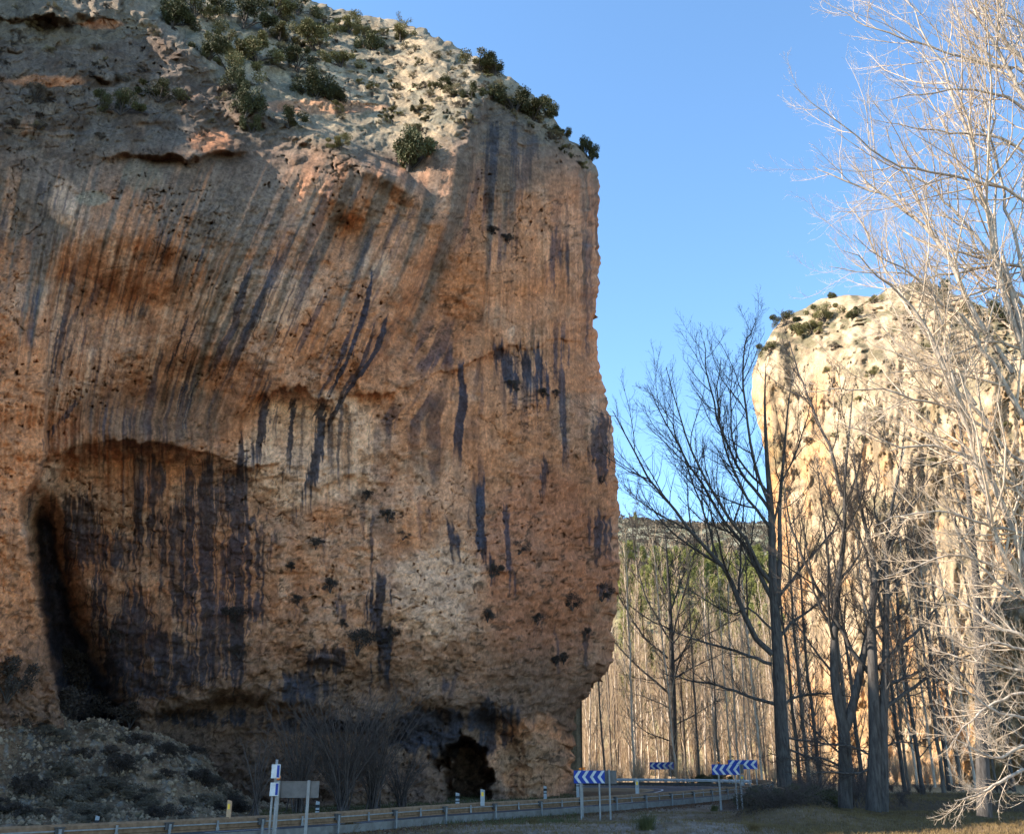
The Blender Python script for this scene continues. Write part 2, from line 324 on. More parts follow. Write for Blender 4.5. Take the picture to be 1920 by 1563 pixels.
def stream(px, py): return sstep(280, 380, py) * (1 - .72 * sstep(900, 1030, py + 60 * fbm(px / 60, py / 60, oct=2, seed=46))) * (.35 + .95 * sstep(-.25, .3, fbm(px / 120, py / 100, oct=4, seed=45))) * (1 - .5 * sstep(770, 820, px) * (1 - sstep(880, 930, px)) * (py > 400) * (py < 690))
def up_low(px, py): return np.maximum(1 - sstep(240, 330, py), sstep(1150, 1330, py)) * .5
def main_depth(px, py):
    Y = tps(ctrl)(px, py); q = flow(px, py)
    wob = 11 * fbm(px / 60, py / 60, oct=5, seed=4, gain=.6)
    # the pillar at the far left stands in front of the recess
    xb = poly(PILLAR, py) + wob * .35; e = sstep(-3, 5, px - xb); amp = poly([(430, 0), (620, 1.2), (800, 3.0), (920, 6), (1000, 9), (1400, 9), (1600, 9)], py)
    Y = Y - (1 - e) * amp * sstep(-200, 60, px + 100)
    # rounded hollow under the arch
    ya = poly(ARCH, px) + wob; wA = sstep(70, 130, px) * (1 - sstep(230, 520, px)); d = py - ya
    Y = Y + wA * sstep(-8, 34, d + 14 * fbm(px / 16, py / 16, oct=4, seed=7)) * (1.0 + 1.6 * np.exp(-((d - 30) / 50.) ** 2)) * (1 - sstep(330, 520, d)) - wA * .9 * np.exp(-(np.minimum(d, 0) / 30.) ** 2) * (d < 0)
    # deep dark cleft right of the pillar
    cx = poly([(900, 75), (1000, 82), (1100, 98), (1200, 125), (1340, 175), (1500, 200)], py); cw = poly([(900, 22), (1050, 34), (1200, 44), (1340, 62)], py)
    Y = Y + 6.5 * np.exp(-((px - cx) / cw) ** 2) * sstep(900, 985, py) * e
    # ledge where the overhanging roof turns into the wall
    yl = poly(LEDGE, px) + wob * 1.8 + 10 * fbm(px / 14, 3.1, oct=3, seed=6); d = py - yl; w = sstep(430, 520, px) * (1 - sstep(1050, 1120, px))
    Y = Y + w * (sstep(-10, 22, d) * 0.8 * np.exp(-np.maximum(d, 0) / 120.) - 0.6 * np.exp(-(np.minimum(d, 0) / 60.) ** 2) * (d < 0)) * (.35 + .9 * sstep(-.25, .25, fbm(px / 45, 1.7, oct=3, seed=5)))
    # near shoulder in front of the sunny slope
    yn = poly(NEAR, px) + wob; w = 1 - sstep(730, 830, px)
    Y = Y + w * 6.0 * (1 - sstep(-16, 6, py - yn)) - w * 2.0 * np.exp(-((py - yn - 12) / 30.) ** 2)
    # buttress edge under the summit and the gully beside it
    xr = poly([(120, 915), (200, 905), (300, 880), (420, 868), (700, 860)], py)
    Y = Y - 2.0 * np.exp(-((px - xr + 20) / 34.) ** 2) * sstep(110, 180, py) * (1 - sstep(380, 600, py)) + 2.6 * sstep(0, 14, px - xr) * np.exp(-np.maximum(px - xr, 0) / 60.) * sstep(130, 200, py) * (1 - sstep(330, 460, py))
    xr = poly([(200, 905), (300, 880), (400, 846), (500, 792), (600, 738), (680, 690), (740, 620)], py) + wob
    ww = sstep(330, 430, py) * (1 - sstep(640, 740, py))
    Y = Y - 1.1 * np.exp(-((px - xr + 26) / 40.) ** 2) * ww + 2.4 * sstep(-4, 26, px - xr) * np.exp(-np.maximum(px - xr - 26, 0) / 75.) * ww
    # brow of rock slabs, upper left
    for (bx, by, rx, ry, a) in ((70,30,180,34,2.6),(300,750,150,60,-1.9),(150,690,46,100,1.0),(500,640,90,90,1.0),(855,560,50,130,-1.2),(640,650,55,90,.8),(960,520,90,60,.8),(980,690,60,40,-1.0),(720,830,80,60,.7),(900,1180,120,60,.7),(560,1180,80,80,.8),(35,720,60,160,1.8),(430,560,70,70,.8),(240,560,80,60,-1.0),(1040,430,40,120,.9),(1060,900,60,110,.8),(360,1120,60,120,.7),(150,150,80,14,1.2),(330,290,200,16,1.3),(640,440,42,40,-2.2),(310,490,30,22,-1.0),(1000,560,60,25,-.8),(830,600,70,110,-.8),(950,470,90,90,-.7),(580,900,140,14,.5),(480,870,40,9,.8),(190,880,60,40,-.8),(370,700,60,40,-1.0),(800,1130,90,60,.5),(600,1250,120,16,.6),(430,1310,130,22,-1.2)):
        dd = (py - by + 26 * fbm(px / 60, py / 60, oct=4, seed=int(bx))) / ry; ex = np.exp(-((px - bx) / rx) ** 2) * (.25 + .9 * sstep(-.3, .3, fbm(px / 40, by, oct=3, seed=int(bx) + 3)))
        if ry < 50 and a > 0: Y = Y - a * ex * np.where(dd < 0, np.exp(-(dd / 2.2) ** 2), np.maximum(0, 1 - dd * 1.6)) * 0.9 + a * .35 * ex * sstep(0, .5, dd) * np.exp(-np.maximum(dd, 0) / 2)
        else: Y = Y - a * np.exp(-((px - bx) / rx) ** 2 - ((py - by) / ry) ** 2)
    # the cave by the road and the dark overhang above it
    w2 = 46 * fbm(px / 34, py / 34, oct=4, seed=8); w3 = 40 * fbm(px / 30, py / 30, oct=4, seed=9); c = ((px - 866 + w2 - .25 * (py - 1440)) / 54.) ** 2 + ((py - 1448 + w3) / 60.) ** 2
    Y = Y + 10.0 * (1 - sstep(.35, 1.35, c))
    yb = poly([(690, 1372), (740, 1340), (820, 1318), (900, 1318), (960, 1345), (1000, 1385)], px) + wob * 1.5; w = sstep(690, 760, px) * (1 - sstep(950, 1010, px)); d = py - yb
    Y = Y + w * 3.0 * sstep(-8, 50, d) * (1 - sstep(150, 260, d)) - w * .8 * np.exp(-((d + 14) / 22.) ** 2)
    yb = poly([(240, 1350), (330, 1318), (430, 1306), (520, 1322), (640, 1345), (740, 1352)], px) + wob * 2; w = sstep(250, 330, px) * (1 - sstep(690, 760, px)); d = py - yb
    Y = Y + w * 2.2 * sstep(-6, 30, d) - w * .9 * np.exp(-((d + 12) / 20.) ** 2)
    # relief: strata noise, flutes along the run-off lines, pits
    sc = 1 - 0.0 * px
    Y = Y + 1.6 * fbm(px / 170, py / 150, oct=3, seed=11) + 0.22 * fbm(px / 34, py / 30, oct=5, seed=13, gain=.55) + .9 * up_low(px, py) * fbm(px / 40, py / 30, oct=4, seed=14)
    fl = sstep(280, 380, py) * (1 - 0.5 * sstep(1000, 1200, py))
    fl = fl * (.3 + .7 * stream(px, py)); Y = Y + sstep(300, 400, py) * (1.15 - stream(px, py)) * (.30 * fbm(px / 16, py / 12, oct=5, seed=15, gain=.6) + .35 * np.abs(fbm(px / 38, py / 24, oct=4, seed=16)))
    Y = Y + fl * (0.34 * sfbm(q / 15, py / 260, oct=3, seed=21) + 0.09 * sfbm(q / 5, py / 160, oct=2, seed=22))
    up = 1 - sstep(230, 330, py)      # craggy blocks on top
    rg = np.abs(fbm(px / 42 + .4 * py / 42, py / 20, oct=4, seed=31))
    Y = Y + up * (1.5 * rg + .45 * fbm(px / 14, py / 9, oct=3, seed=33)) * (.5 + .5 * sstep(300, 560, px))
    low = sstep(1180, 1330, py)
    Y = Y + low * 0.8 * np.abs(fbm(px / 28, py / 22, oct=4, seed=35))
    pit = fbm(px / 7, py / 6, oct=2, seed=41); pm = sstep(-.05, .3, fbm(px / 90, py / 70, oct=3, seed=42)); Y = Y + 0.5 * pm * sstep(.5, .8, pit)
    ck = np.abs(fbm(px / 55, py / 38, oct=4, seed=43)); Y = Y + 0.18 * (1 - sstep(0.0, .035, ck)) * sstep(-.1, .25, fbm(px / 160, py / 160, oct=2, seed=44))
    return Y

STREAKS = [  # water stains: polyline, half width, strength
 ([(697,515),(684,590),(655,670),(610,755)],4,1),([(725,590),(706,660),(668,710),(612,800)],4,1),([(660,610),(640,670),(600,740)],3,.9),
 ([(708,600),(680,680),(640,740)],3,.9),([(602,752),(596,840),(572,950)],9,1),([(548,750),(543,820),(535,900)],6,1),([(500,740),(492,800),(476,880)],7,.95),
 ([(520,745),(515,800)],3,.8),([(570,760),(560,900)],3,.6),([(640,760),(634,850),(636,930)],3,.8),([(655,760),(655,900)],2,.6),([(622,770),(618,860)],3,.8),
 ([(865,685),(868,760),(856,852)],7,1),([(850,700),(848,740)],3,.8),([(938,650),(950,695),(980,742)],12,1),([(980,650),(990,700),(1002,745)],8,1),([(1008,645),(1016,700),(1020,745)],8,1),
 ([(928,655),(932,690),(940,720)],3,.9),([(966,655),(970,690)],3,.8),([(1052,690),(1056,760),(1060,860)],5,.9),([(1062,820),(1068,850)],4,.6),([(1043,430),(1036,480),(1032,530)],5,.8),([(1060,440),(1056,500)],3,.6),
 ([(905,895),(903,980),(908,1040),(924,1072)],7,1),([(898,950),(900,1020)],4,.8),([(842,970),(850,1010),(858,1056)],6,.95),([(946,950),(952,1010),(962,1090)],5,.9),([(1022,862),(1020,935)],4,.9),
 ([(712,1085),(706,1150),(716,1210),(714,1290)],14,1),([(690,1130),(700,1180)],9,.8),([(636,1122),(645,1175)],8,.8),([(560,1120),(556,1150)],8,.6),([(700,960),(693,1080)],2,.8),
 ([(467,500),(440,610),(398,690)],5,.85),([(528,470),(480,590),(422,705)],8,.8),([(556,430),(505,560)],6,.6),([(592,470),(548,600)],6,.7),([(352,595),(330,660),(300,720)],3,.9),([(372,600),(345,660)],2,.9),([(352,705),(332,762)],3,1),([(368,720),(345,780)],2.5,.9),
 ([(122,590),(108,650),(98,700)],5,.9),([(150,560),(120,650)],3,.7),([(140,630),(118,690)],3,.8),([(150,745),(105,800),(88,822)],5,.9),([(190,520),(160,600)],6,.5),
 ([(925,230),(920,330),(912,420)],8,.7),([(962,235),(966,330)],5,.6),([(905,300),(880,400),(860,470)],5,.5),([(1000,260),(985,330),(950,400)],10,.45),([(836,1270),(826,1312)],8,.8),([(856,1268),(846,1312)],5,.8),
 ([(1100,1178),(1097,1232)],4,.8),([(1045,1185),(1046,1240)],4,.7),([(1018,1140),(1010,1180)],8,.5),([(455,1000),(440,1080)],5,.8),([(480,960),(452,1010),(430,1080)],6,.9),([(500,965),(478,1020)],4,.8),([(520,985),(505,1040)],4,.7),
 ([(608,990),(603,1040)],4,.6),([(880,960),(884,1010)],3,.8),([(800,950),(806,980)],3,.7),([(745,760),(740,830)],3,.6),([(765,800),(768,860)],3,.5),([(650,430),(640,460)],5,.6),([(745,400),(700,520),(670,560)],5,.55),([(700,420),(655,560)],5,.5),([(620,350),(560,520)],7,.55),
 ([(60,930),(55,970)],5,.9),([(1085,1200),(1083,1225)],3,.6),([(780,380),(735,480)],4,.5),([(100,920),(96,1000)],4,.7),
]
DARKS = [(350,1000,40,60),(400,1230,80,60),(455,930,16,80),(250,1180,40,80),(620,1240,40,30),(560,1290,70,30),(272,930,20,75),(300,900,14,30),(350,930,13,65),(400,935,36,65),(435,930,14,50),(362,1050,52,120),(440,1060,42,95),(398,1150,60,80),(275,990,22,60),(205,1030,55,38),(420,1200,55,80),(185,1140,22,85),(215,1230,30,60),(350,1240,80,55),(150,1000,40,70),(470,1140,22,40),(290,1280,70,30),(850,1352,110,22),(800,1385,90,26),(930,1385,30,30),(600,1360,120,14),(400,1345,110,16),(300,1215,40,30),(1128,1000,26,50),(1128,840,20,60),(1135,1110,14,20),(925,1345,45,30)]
def main_color(px, py):
    q = flow(px, py); n1 = fbm(px / 90, py / 80, oct=4, seed=51); n2 = fbm(px / 22, py / 20, oct=4, seed=52)
    s1 = sfbm(q / 20, py / 260, oct=4, seed=53); s2 = sfbm(q / 6.5, py / 150, oct=3, seed=54)
    tan = np.array([0.62, 0.302, 0.168]); org = np.array([0.62, 0.245, 0.108]); red = np.array([0.50, 0.19, 0.10]); buff = np.array([0.80, 0.475, 0.30])
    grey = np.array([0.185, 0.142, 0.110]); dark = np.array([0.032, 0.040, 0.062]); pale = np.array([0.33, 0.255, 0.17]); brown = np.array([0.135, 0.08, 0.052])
    def mx(c, d, m): return c + (np.asarray(d) - c) * np.clip(m, 0, 1)[..., None]
    c = np.ones(px.shape + (3,)) * tan
    s0 = sfbm(q / 7.5, py / 420, oct=4, seed=57); sm = stream(px, py); n3 = fbm(px / 11, py / 8, oct=4, seed=48, gain=.65); c = mx(c, buff, .22 + (1.0 * s1 + 1.5 * s0) * sm + .5 * n2 + .7 * n3 * (1.2 - sm) + .5 * n1); c = mx(c, brown * 1.4, sstep(.12, .4, sfbm(q / 5.5, py / 380, oct=4, seed=58)) * .7 * sm * sstep(-.2, .15, fbm(px / 120, py / 160, oct=2, seed=59)))
    c = mx(c, org, sstep(-.15, .3, n1 + .35 * s1) * .8)
    def blob(x, y, rx, ry, soft=.35):
        return 1 - sstep(1 - soft, 1 + soft, ((px - x) / rx) ** 2 + ((py - y) / ry) ** 2 + .55 * n1 + .3 * n2)
    c = mx(c, org, .85 * blob(830, 560, 80, 160)); c = mx(c, org, .6 * blob(950, 470, 110, 110)); c = mx(c, org, .6 * blob(640, 440, 50, 60))
    c = mx(c, red, .65 * blob(1020, 1060, 120, 200)); c = mx(c, org, .5 * blob(650, 600, 130, 80)); c = mx(c, buff, .75 * blob(820, 1110, 90, 90)); c = mx(c, org * .9, .5 * blob(330, 480, 110, 70))
    c = mx(c, org * 1.3, .85 * (1 - sstep(-12, 12, px - poly(PILLAR, py))) * sstep(520, 650, py))
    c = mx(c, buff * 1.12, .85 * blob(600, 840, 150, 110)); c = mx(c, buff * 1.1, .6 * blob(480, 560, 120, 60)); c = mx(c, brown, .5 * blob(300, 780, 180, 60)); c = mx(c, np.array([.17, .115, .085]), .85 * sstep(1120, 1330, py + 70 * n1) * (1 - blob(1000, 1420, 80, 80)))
    c = mx(c, buff, .6 * blob(150, 950, 90, 50)); c = mx(c, pale * .8, .4 * blob(1000, 1430, 60, 60)); c = mx(c, brown, .35 * sstep(.1, .5, n2))
    # weathered grey band that runs down in fingers
    lim = poly([(-200, 520), (0, 520), (100, 600), (180, 560), (260, 500), (350, 520), (500, 600), (640, 520), (760, 420), (840, 430), (880, 300), (960, 330), (1040, 330), (1130, 420)], q - 40)
    f = sstep(-90, 90, lim + 330 * sfbm(q / 26, 0.3, oct=3, seed=61) + 140 * sfbm(q / 9, .1, oct=2, seed=62) - py + 40 * n2)
    f = f * (1 - .75 * sstep(.10, .34, sfbm(q / 17, py / 420, oct=3, seed=63))) 
    ul = 1 - sstep(250, 420, py)
    c = mx(c, grey * (1 + .35 * s2 + .3 * n1)[..., None] * (1 - .25 * ul)[..., None], np.maximum(f * .88, .96 * ul * sstep(-.35, .1, n1 + .3)))
    c = mx(c, brown * .8, ul * .7 * sstep(0, .35, fbm(px / 50, py / 26, oct=5, seed=64, gain=.6)))
    c = mx(c, buff * .95, .75 * blob(120, 375, 26, 45) * 1.0); c = mx(c, pale, .8 * blob(175, 372, 32, 14)); c = mx(c, pale * .8, .5 * blob(265, 330, 40, 30))
    # pale summit limestone
    top = 1 - sstep(-30, 40, py - poly([(-200, -300), (200, -60), (330, 60), (480, 190), (640, 270), (740, 285), (850, 250), (900, 160), (960, 180), (1010, 240), (1090, 290), (1130, 330)], px) + 25 * n1)
    c = mx(c, pale * (1 + .5 * n2)[..., None], top * .92)
    c = mx(c, np.array([.16, .145, .11]), top * .85 * sstep(-.1, .3, fbm(px / 30, py / 16, oct=4, seed=71)))
    c = mx(c, pale * .75, .5 * blob(100, 40, 200, 50)); c = mx(c, org, .8 * blob(90, 152, 70, 11, .5)); c = mx(c, org, .6 * blob(190, 45, 45, 8, .6)); c = mx(c, org * .9, .5 * blob(600, 200, 120, 12, .5)); c = mx(c, org, .5 * blob(395, 265, 40, 22))
    ck = np.abs(fbm(px / 55, py / 38, oct=4, seed=43)); c = mx(c, brown * .5, .8 * (1 - sstep(.004, .022, ck)) * sstep(0, .3, fbm(px / 160, py / 160, oct=2, seed=44)))
    bd = np.abs(fbm(px / 130 + .5, (py + .12 * px) / 26, oct=4, seed=47)); c = mx(c, brown * .5, .7 * (1 - sstep(.004, .02, bd)) * sstep(.05, .3, fbm(px / 90, py / 60, oct=2, seed=49)))
    # dark films, dark tones under the overhangs, and shade painted into the cleft
    wx = px + 3.2 * fbm(px / 7, py / 80, oct=3, seed=73); fine = sfbm(q / 2.4, py / 160, oct=2, seed=74); stk = np.zeros(px.shape)
    for pl, w, s in STREAKS:
        a = np.array(pl, float); y0, y1 = a[0, 1], a[-1, 1]; w = w * 1.15
        m = (py > y0 - 25) & (py < y1 + 25) & (px > a[:, 0].min() - 40) & (px < a[:, 0].max() + 40)
        if not m.any(): continue
        xx = np.interp(py[m], a[:, 1], a[:, 0]); d = np.abs(wx[m] - xx) / w + .9 * fine[m]
        v = s * (1 - sstep(.95, 1.12, d)) * sstep(y0 - 8, y0 + 10, py[m] + 30 * fine[m]) * (1 - sstep(y1 - 40, y1 + 25, py[m] + 70 * fine[m]))
        stk[m] = np.maximum(stk[m], v)
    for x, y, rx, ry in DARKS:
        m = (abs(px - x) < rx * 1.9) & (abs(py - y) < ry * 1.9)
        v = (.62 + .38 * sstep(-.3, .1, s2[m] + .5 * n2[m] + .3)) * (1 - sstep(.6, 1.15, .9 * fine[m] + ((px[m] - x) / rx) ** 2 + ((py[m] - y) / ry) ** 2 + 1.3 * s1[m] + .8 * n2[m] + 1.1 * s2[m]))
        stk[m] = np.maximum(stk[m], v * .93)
    cx = poly([(900, 78), (1000, 85), (1100, 98), (1200, 125), (1340, 175), (1500, 200)], py); cw = poly([(900, 8), (1050, 20), (1200, 32), (1340, 60)], py)  # cleft colour blackened to stand for shade and dark shrubs
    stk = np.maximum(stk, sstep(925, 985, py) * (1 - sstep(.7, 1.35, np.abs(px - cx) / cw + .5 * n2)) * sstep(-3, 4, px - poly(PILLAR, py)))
    c = mx(c, buff * 1.1, .8 * (1 - sstep(10, 20, np.abs(px - poly([(850, 118), (900, 92), (960, 66), (1010, 52)], py)))) * sstep(855, 880, py) * (1 - sstep(985, 1015, py)))
    # thin pencil streaks below the ledges
    yl = poly(LEDGE, px); ped = sstep(.16, .34, sfbm(q / 4.5, py / 120, oct=2, seed=75)) * sstep(-170, -20, py - yl) * (1 - sstep(40, 230, py - yl)) * sstep(440, 500, px)
    stk = np.maximum(stk, .8 * ped * sstep(-.2, .25, fbm(px / 70, py / 90, oct=2, seed=76)))
    ped = sstep(.12, .3, sfbm(q / 7, py / 200, oct=3, seed=77)) * sstep(-.05, .2, fbm(px / 110, py / 150, oct=2, seed=78)) * sstep(300, 400, py)
    stk = np.maximum(stk, .72 * ped * np.clip(sm * 1.1, 0, 1))
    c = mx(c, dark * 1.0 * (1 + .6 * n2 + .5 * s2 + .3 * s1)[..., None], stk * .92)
    s3 = sfbm(q / 2.6, py / 110, oct=3, seed=79); c = c * (1 + .30 * s3 * sm)[..., None]; c = mx(c, brown * .55, .75 * sstep(.2, .38, n3) * (1.1 - sm) * sstep(300, 400, py)); c = c * (1 + .5 * fbm(px / 4.5, py / 4.5, oct=3, seed=80, gain=.7))[..., None] * .86
    pit = fbm(px / 7, py / 6, oct=2, seed=41); c = mx(c, brown * .5, .7 * sstep(.5, .7, pit) * sstep(-.05, .3, fbm(px / 90, py / 70, oct=3, seed=42)))
    return np.clip(c, .015, .86)

FRONT = {}
def bd_top(bd):
    d = np.gradient(bd, axis=0); k = np.ones(25) / 25; dx = np.convolve(np.pad(d[:, 0], 12, 'edge'), k, 'valid'); dy = np.convolve(np.pad(d[:, 1], 12, 'edge'), k, 'valid')
    return 150 * sstep(.35, 1.1, np.abs(dx) / (np.abs(dy) + 1e-6)) * (bd[:, 1] < 720)
def rock_body(name, Aside, Bside, nr, nc, depth, color, wrapA, wrapB, round_px=55, round_m=9, extA=None, lat=0.35, mat='rock', top_back=(3, 8, 14, 18)):
    A = arclen_resample(Aside, nr); B = arclen_resample(Bside, nr); s = np.linspace(0, 1, nc)[None, :]
    px = A[:, :1] * (1 - s) + B[:, :1] * s; py = A[:, 1:] * (1 - s) + B[:, 1:] * s
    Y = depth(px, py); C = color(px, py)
    width = np.hypot(B[:, 0] - A[:, 0], B[:, 1] - A[:, 1])[:, None]
    if wrapB: e = np.clip((1 - s) * width / round_px, 0, 1); Y = Y + round_m * (1 - np.sqrt(1 - (1 - e) ** 2))
    if wrapA: e = np.clip(s * width / round_px, 0, 1); Y = Y + round_m * (1 - np.sqrt(1 - (1 - e) ** 2))
    P = W(px, py, Y); de = np.minimum(((1 - s) if wrapB else s) * width, 400); le = lat * (.26 + .35 * (py > 960) + 1.0 * np.exp(-de / 28.) + .8 * (py < 230)); lx = le * fbm(px / 16, py / 13, oct=4, seed=91); lz = le * fbm(px / 16, py / 13, oct=4, seed=92)
    P[..., 0] += lx; P[..., 2] += lz
    FRONT[name] = (px, py, P.copy())
    cols = [P]; cc = [C]
    def back(edge, turn, ds, bd):
        topw = sstep(20, 120, bd_top(bd))
        h = edge[:, :2] / np.linalg.norm(edge[:, :2], axis=1, keepdims=True); ca, sa = math.cos(turn), math.sin(turn)
        h = np.stack([h[:, 0] * ca - h[:, 1] * sa, h[:, 0] * sa + h[:, 1] * ca], -1); out = []
        for k, (d, dz) in enumerate(ds):
            p = edge.copy(); p[:, :2] += h * d; p[:, 2] = np.maximum(edge[:, 2] - dz * topw, -3)
            p += (0.6 * RNG.normal(size=p.shape)) * (k > 1) * .5; out.append(p)
        return np.stack(out, 1)
    ds = [(0.5, .1), (1.2, .3), (2.2, .7), (3.5, 1.5), (5, 3), (6.5, 7), (8, 14), (9, 30), (10, 120)]
    if wrapB: q = back(P[:, -1], R_(18), ds, B); cols.append(q); cc.append(np.repeat(C[:, -1:], q.shape[1], 1))
    if wrapA: q = back(P[:, 0], R_(-18), ds, A)[:, ::-1]; cols.insert(0, q); cc.insert(0, np.repeat(C[:, :1], q.shape[1], 1))
    if extA is not None:
        e = []
        for dx, dy, dz in extA:
            p = P[:, 0].copy(); base = p[0].copy()
            p[:, 0] += dx; p[:, 1] += dy; p[:, 2] = np.maximum(p[:, 2] * dz, -3); p += .5 * RNG.normal(size=p.shape); e.append(p)
        q = np.stack(e[::-1], 1); cols.insert(0, q); cc.insert(0, np.repeat(C[:, :1], q.shape[1], 1))
    V = np.concatenate(cols, 1); CC = np.concatenate(cc, 1)
    # last rows: close the top backwards
    rows = [V]; rc = [CC]; last = V[-1]
    h = last[:, :2] / np.linalg.norm(last[:, :2], axis=1, keepdims=True)
    for d, dz in ((2, .5), (4, 3), (7, 12), (9, 40), (10, 150)):
        p = last.copy(); p[:, :2] += h * d; p[:, 2] = np.maximum(p[:, 2] - dz, -3); rows.append(p[None]); rc.append(CC[-1:])
    V = np.concatenate(rows, 0); CC = np.concatenate(rc, 0)
    me = mesh_np(name, V.reshape(-1, 3), grid_quads(V.shape[0], V.shape[1]), colors=CC.reshape(-1, 3))
    return structure(obj(name, me, M[mat]))

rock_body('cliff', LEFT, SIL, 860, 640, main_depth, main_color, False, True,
          extA=[(-2, -4, 1.0), (-3, -9, .99), (-5, -14, .97), (-7, -18, .94), (-9, -21, .9), (-14, -22, .8), (-24, -22, .6), (-40, -20, .3)])  # unseen left end of the cliff, its extent shaped to shade the foreground

def surf(name, px, py):
    X, Yp, P = FRONT[name]; d = (X - px) ** 2 + (Yp - py) ** 2; i = np.unravel_index(np.argmin(d), d.shape); return P[i]

# ================================================================== THE FAR CLIFF ON THE RIGHT
SIL2 = [(1500,1530),(1494,1440),(1484,1350),(1474,1250),(1468,1150),(1460,1050),(1450,965),(1444,900),(1436,850),(1420,790),(1409,740),(1411,700),(1424,662),(1455,612),(1475,592),(1503,580),(1540,560),(1590,552),(1640,558),(1665,540),(1700,531),(1740,531),(1780,548),(1850,576),(1930,582),(2100,560)]
RIGHT2 = [(2160,1560),(2160,620)]
c2 = []
for y, a in ((1540, 0), (1300, 0), (1100, -2), (900, -2), (750, 0)):
    for x, d in ((1480, 178), (1600, 160), (1750, 140), (1900, 127), (2050, 117), (2160, 111)): c2.append((x, y, d + a))
for x, d in ((1440, 186), (1600, 168), (1750, 146), (1900, 135), (2100, 124)): c2.append((x, 650, d))
for x, d in ((1560, 190), (1700, 165), (1900, 150), (2100, 138)): c2.append((x, 570, d))
def far_depth(px, py):
    Y = tps(c2)(px, py)
    Y = Y + 6 * fbm(px / 80, py / 260, oct=4, seed=101) + 1.6 * np.abs(fbm(px / 18, py / 70, oct=4, seed=103)) + .8 * sstep(0, .06, np.abs(fbm(px / 26, py / 50, oct=4, seed=104))) + .4 * fbm(px / 5, py / 16, oct=3, seed=105)
    up = 1 - sstep(600, 720, py); Y = Y + up * 4 * np.abs(fbm(px / 30, py / 12, oct=4, seed=107))
    return Y
def far_color(px, py):
    n1 = fbm(px / 70, py / 110, oct=4, seed=111); n2 = fbm(px / 14, py / 16, oct=4, seed=112); s1 = sfbm(px / 12, py / 130, oct=4, seed=113)
    pale = np.array([.39, .29, .19]); org = np.array([.47, .235, .085]); grey = np.array([.25, .185, .115]); scr = np.array([.085, .08, .045])
    def mx(c, d, m): return c + (np.asarray(d) - c) * np.clip(m, 0, 1)[..., None]
    c = np.ones(px.shape + (3,)) * pale
    edge = 1 - sstep(10, 70, px - poly([(560,1560),(700,1412),(850,1440),(1100,1465),(1300,1480),(1540,1500)], py))
    c = mx(c, org, .8 * edge * sstep(680, 780, py)); c = mx(c, org, .6 * sstep(.05, .35, n1) * sstep(640, 760, py)); c = mx(c, org * 1.1, .5 * sstep(1150, 1350, py))
    c = mx(c, grey, .85 * sstep(-.05, .25, s1)); c = mx(c, grey * .7, .7 * sstep(.05, .3, n2)); c = mx(c, pale * 1.25, .6 * sstep(.1, .35, fbm(px / 16, py / 30, oct=4, seed=117)))
    c = mx(c, scr, .8 * (1 - sstep(620, 760, py)) * sstep(.08, .3, fbm(px / 22, py / 14, oct=4, seed=115)))
    c = mx(c, scr * 1.3, .55 * sstep(.22, .4, fbm(px / 26, py / 24, oct=4, seed=116)))
    return c
rock_body('far_cliff', SIL2, RIGHT2, 420, 340, far_depth, far_color, True, False, round_px=34, round_m=12, lat=.35, mat='rock_far')

# ================================================================== GROUND
RAIL = np.array([(-42, 16), (-30, 26), (-18.3, 34.4), (-8.9, 43.4), (-3.2, 52), (5.1, 62.3), (12.1, 72.4), (17.1, 81), (22.3, 91), (26, 101), (27.3, 109), (25, 116), (20, 120.5), (13, 122.5), (4, 123), (-10, 122), (-30, 118)], float)
INNER = np.array([(-50, 24), (-37, 34), (-24.5, 42.5), (-14, 51.5), (-6.8, 60), (-0.3, 69.5), (5.0, 79), (8.5, 86), (11.5, 96), (13.5, 103), (14, 107), (12.5, 110.5), (9, 112.5), (5, 113.5), (-3, 113.5), (-14, 112), (-34, 108)], float)
def smooth_path(p, step=1.0):
    p = np.asarray(p, float); out = []
    pp = np.vstack([2 * p[0] - p[1], p, 2 * p[-1] - p[-2]])
    for i in range(1, len(pp) - 2):
        a, b, c, d = pp[i - 1], pp[i], pp[i + 1], pp[i + 2]
        for t in np.linspace(0, 1, 20, endpoint=False):
            out.append(.5 * ((2 * b) + (-a + c) * t + (2 * a - 5 * b + 4 * c - d) * t ** 2 + (-a + 3 * b - 3 * c + d) * t ** 3))
    out.append(pp[-2]); out = np.array(out); d = np.r_[0, np.cumsum(np.linalg.norm(np.diff(out, axis=0), axis=1))]
    t = np.arange(0, d[-1], step); return np.stack([np.interp(t, d, out[:, k]) for k in range(out.shape[1])], -1)
def dist_path(x, y, path):
    best = np.full(np.shape(x), 1e9)
    for p in path[::2]: best = np.minimum(best, (x - p[0]) ** 2 + (y - p[1]) ** 2)
    return np.sqrt(best)
rail_s = smooth_path(RAIL, .5); inner_s = smooth_path(INNER, .5)
def ground_z(x, y):
    dr = dist_path(x, y, rail_s[::4]); a = x / np.maximum(y, 1)
    w = sstep(1.0, 5, dr)
    z = w * (0.22 * fbm(x / 5, y / 5, oct=4, seed=201) - .05)
    right = sstep(.22, .30, a)
    z = z + w * right * (-1.3 * np.exp(-((y - 76) / 5.0) ** 2) - .15) * sstep(.30, .38, a)
    z = z + w * .75 * np.exp(-((x - 15.5) / 2.8) ** 2 - ((y - 56) / 4) ** 2) + w * .35 * np.exp(-((x - 8) / 4.) ** 2 - ((y - 48) / 3.) ** 2)
    inside = (dist_path(x, y, inner_s[::4]) < 13) & (dr > 3)
    onroad = sstep(0, 1, dr)
    return z
na, nd = 420, 420
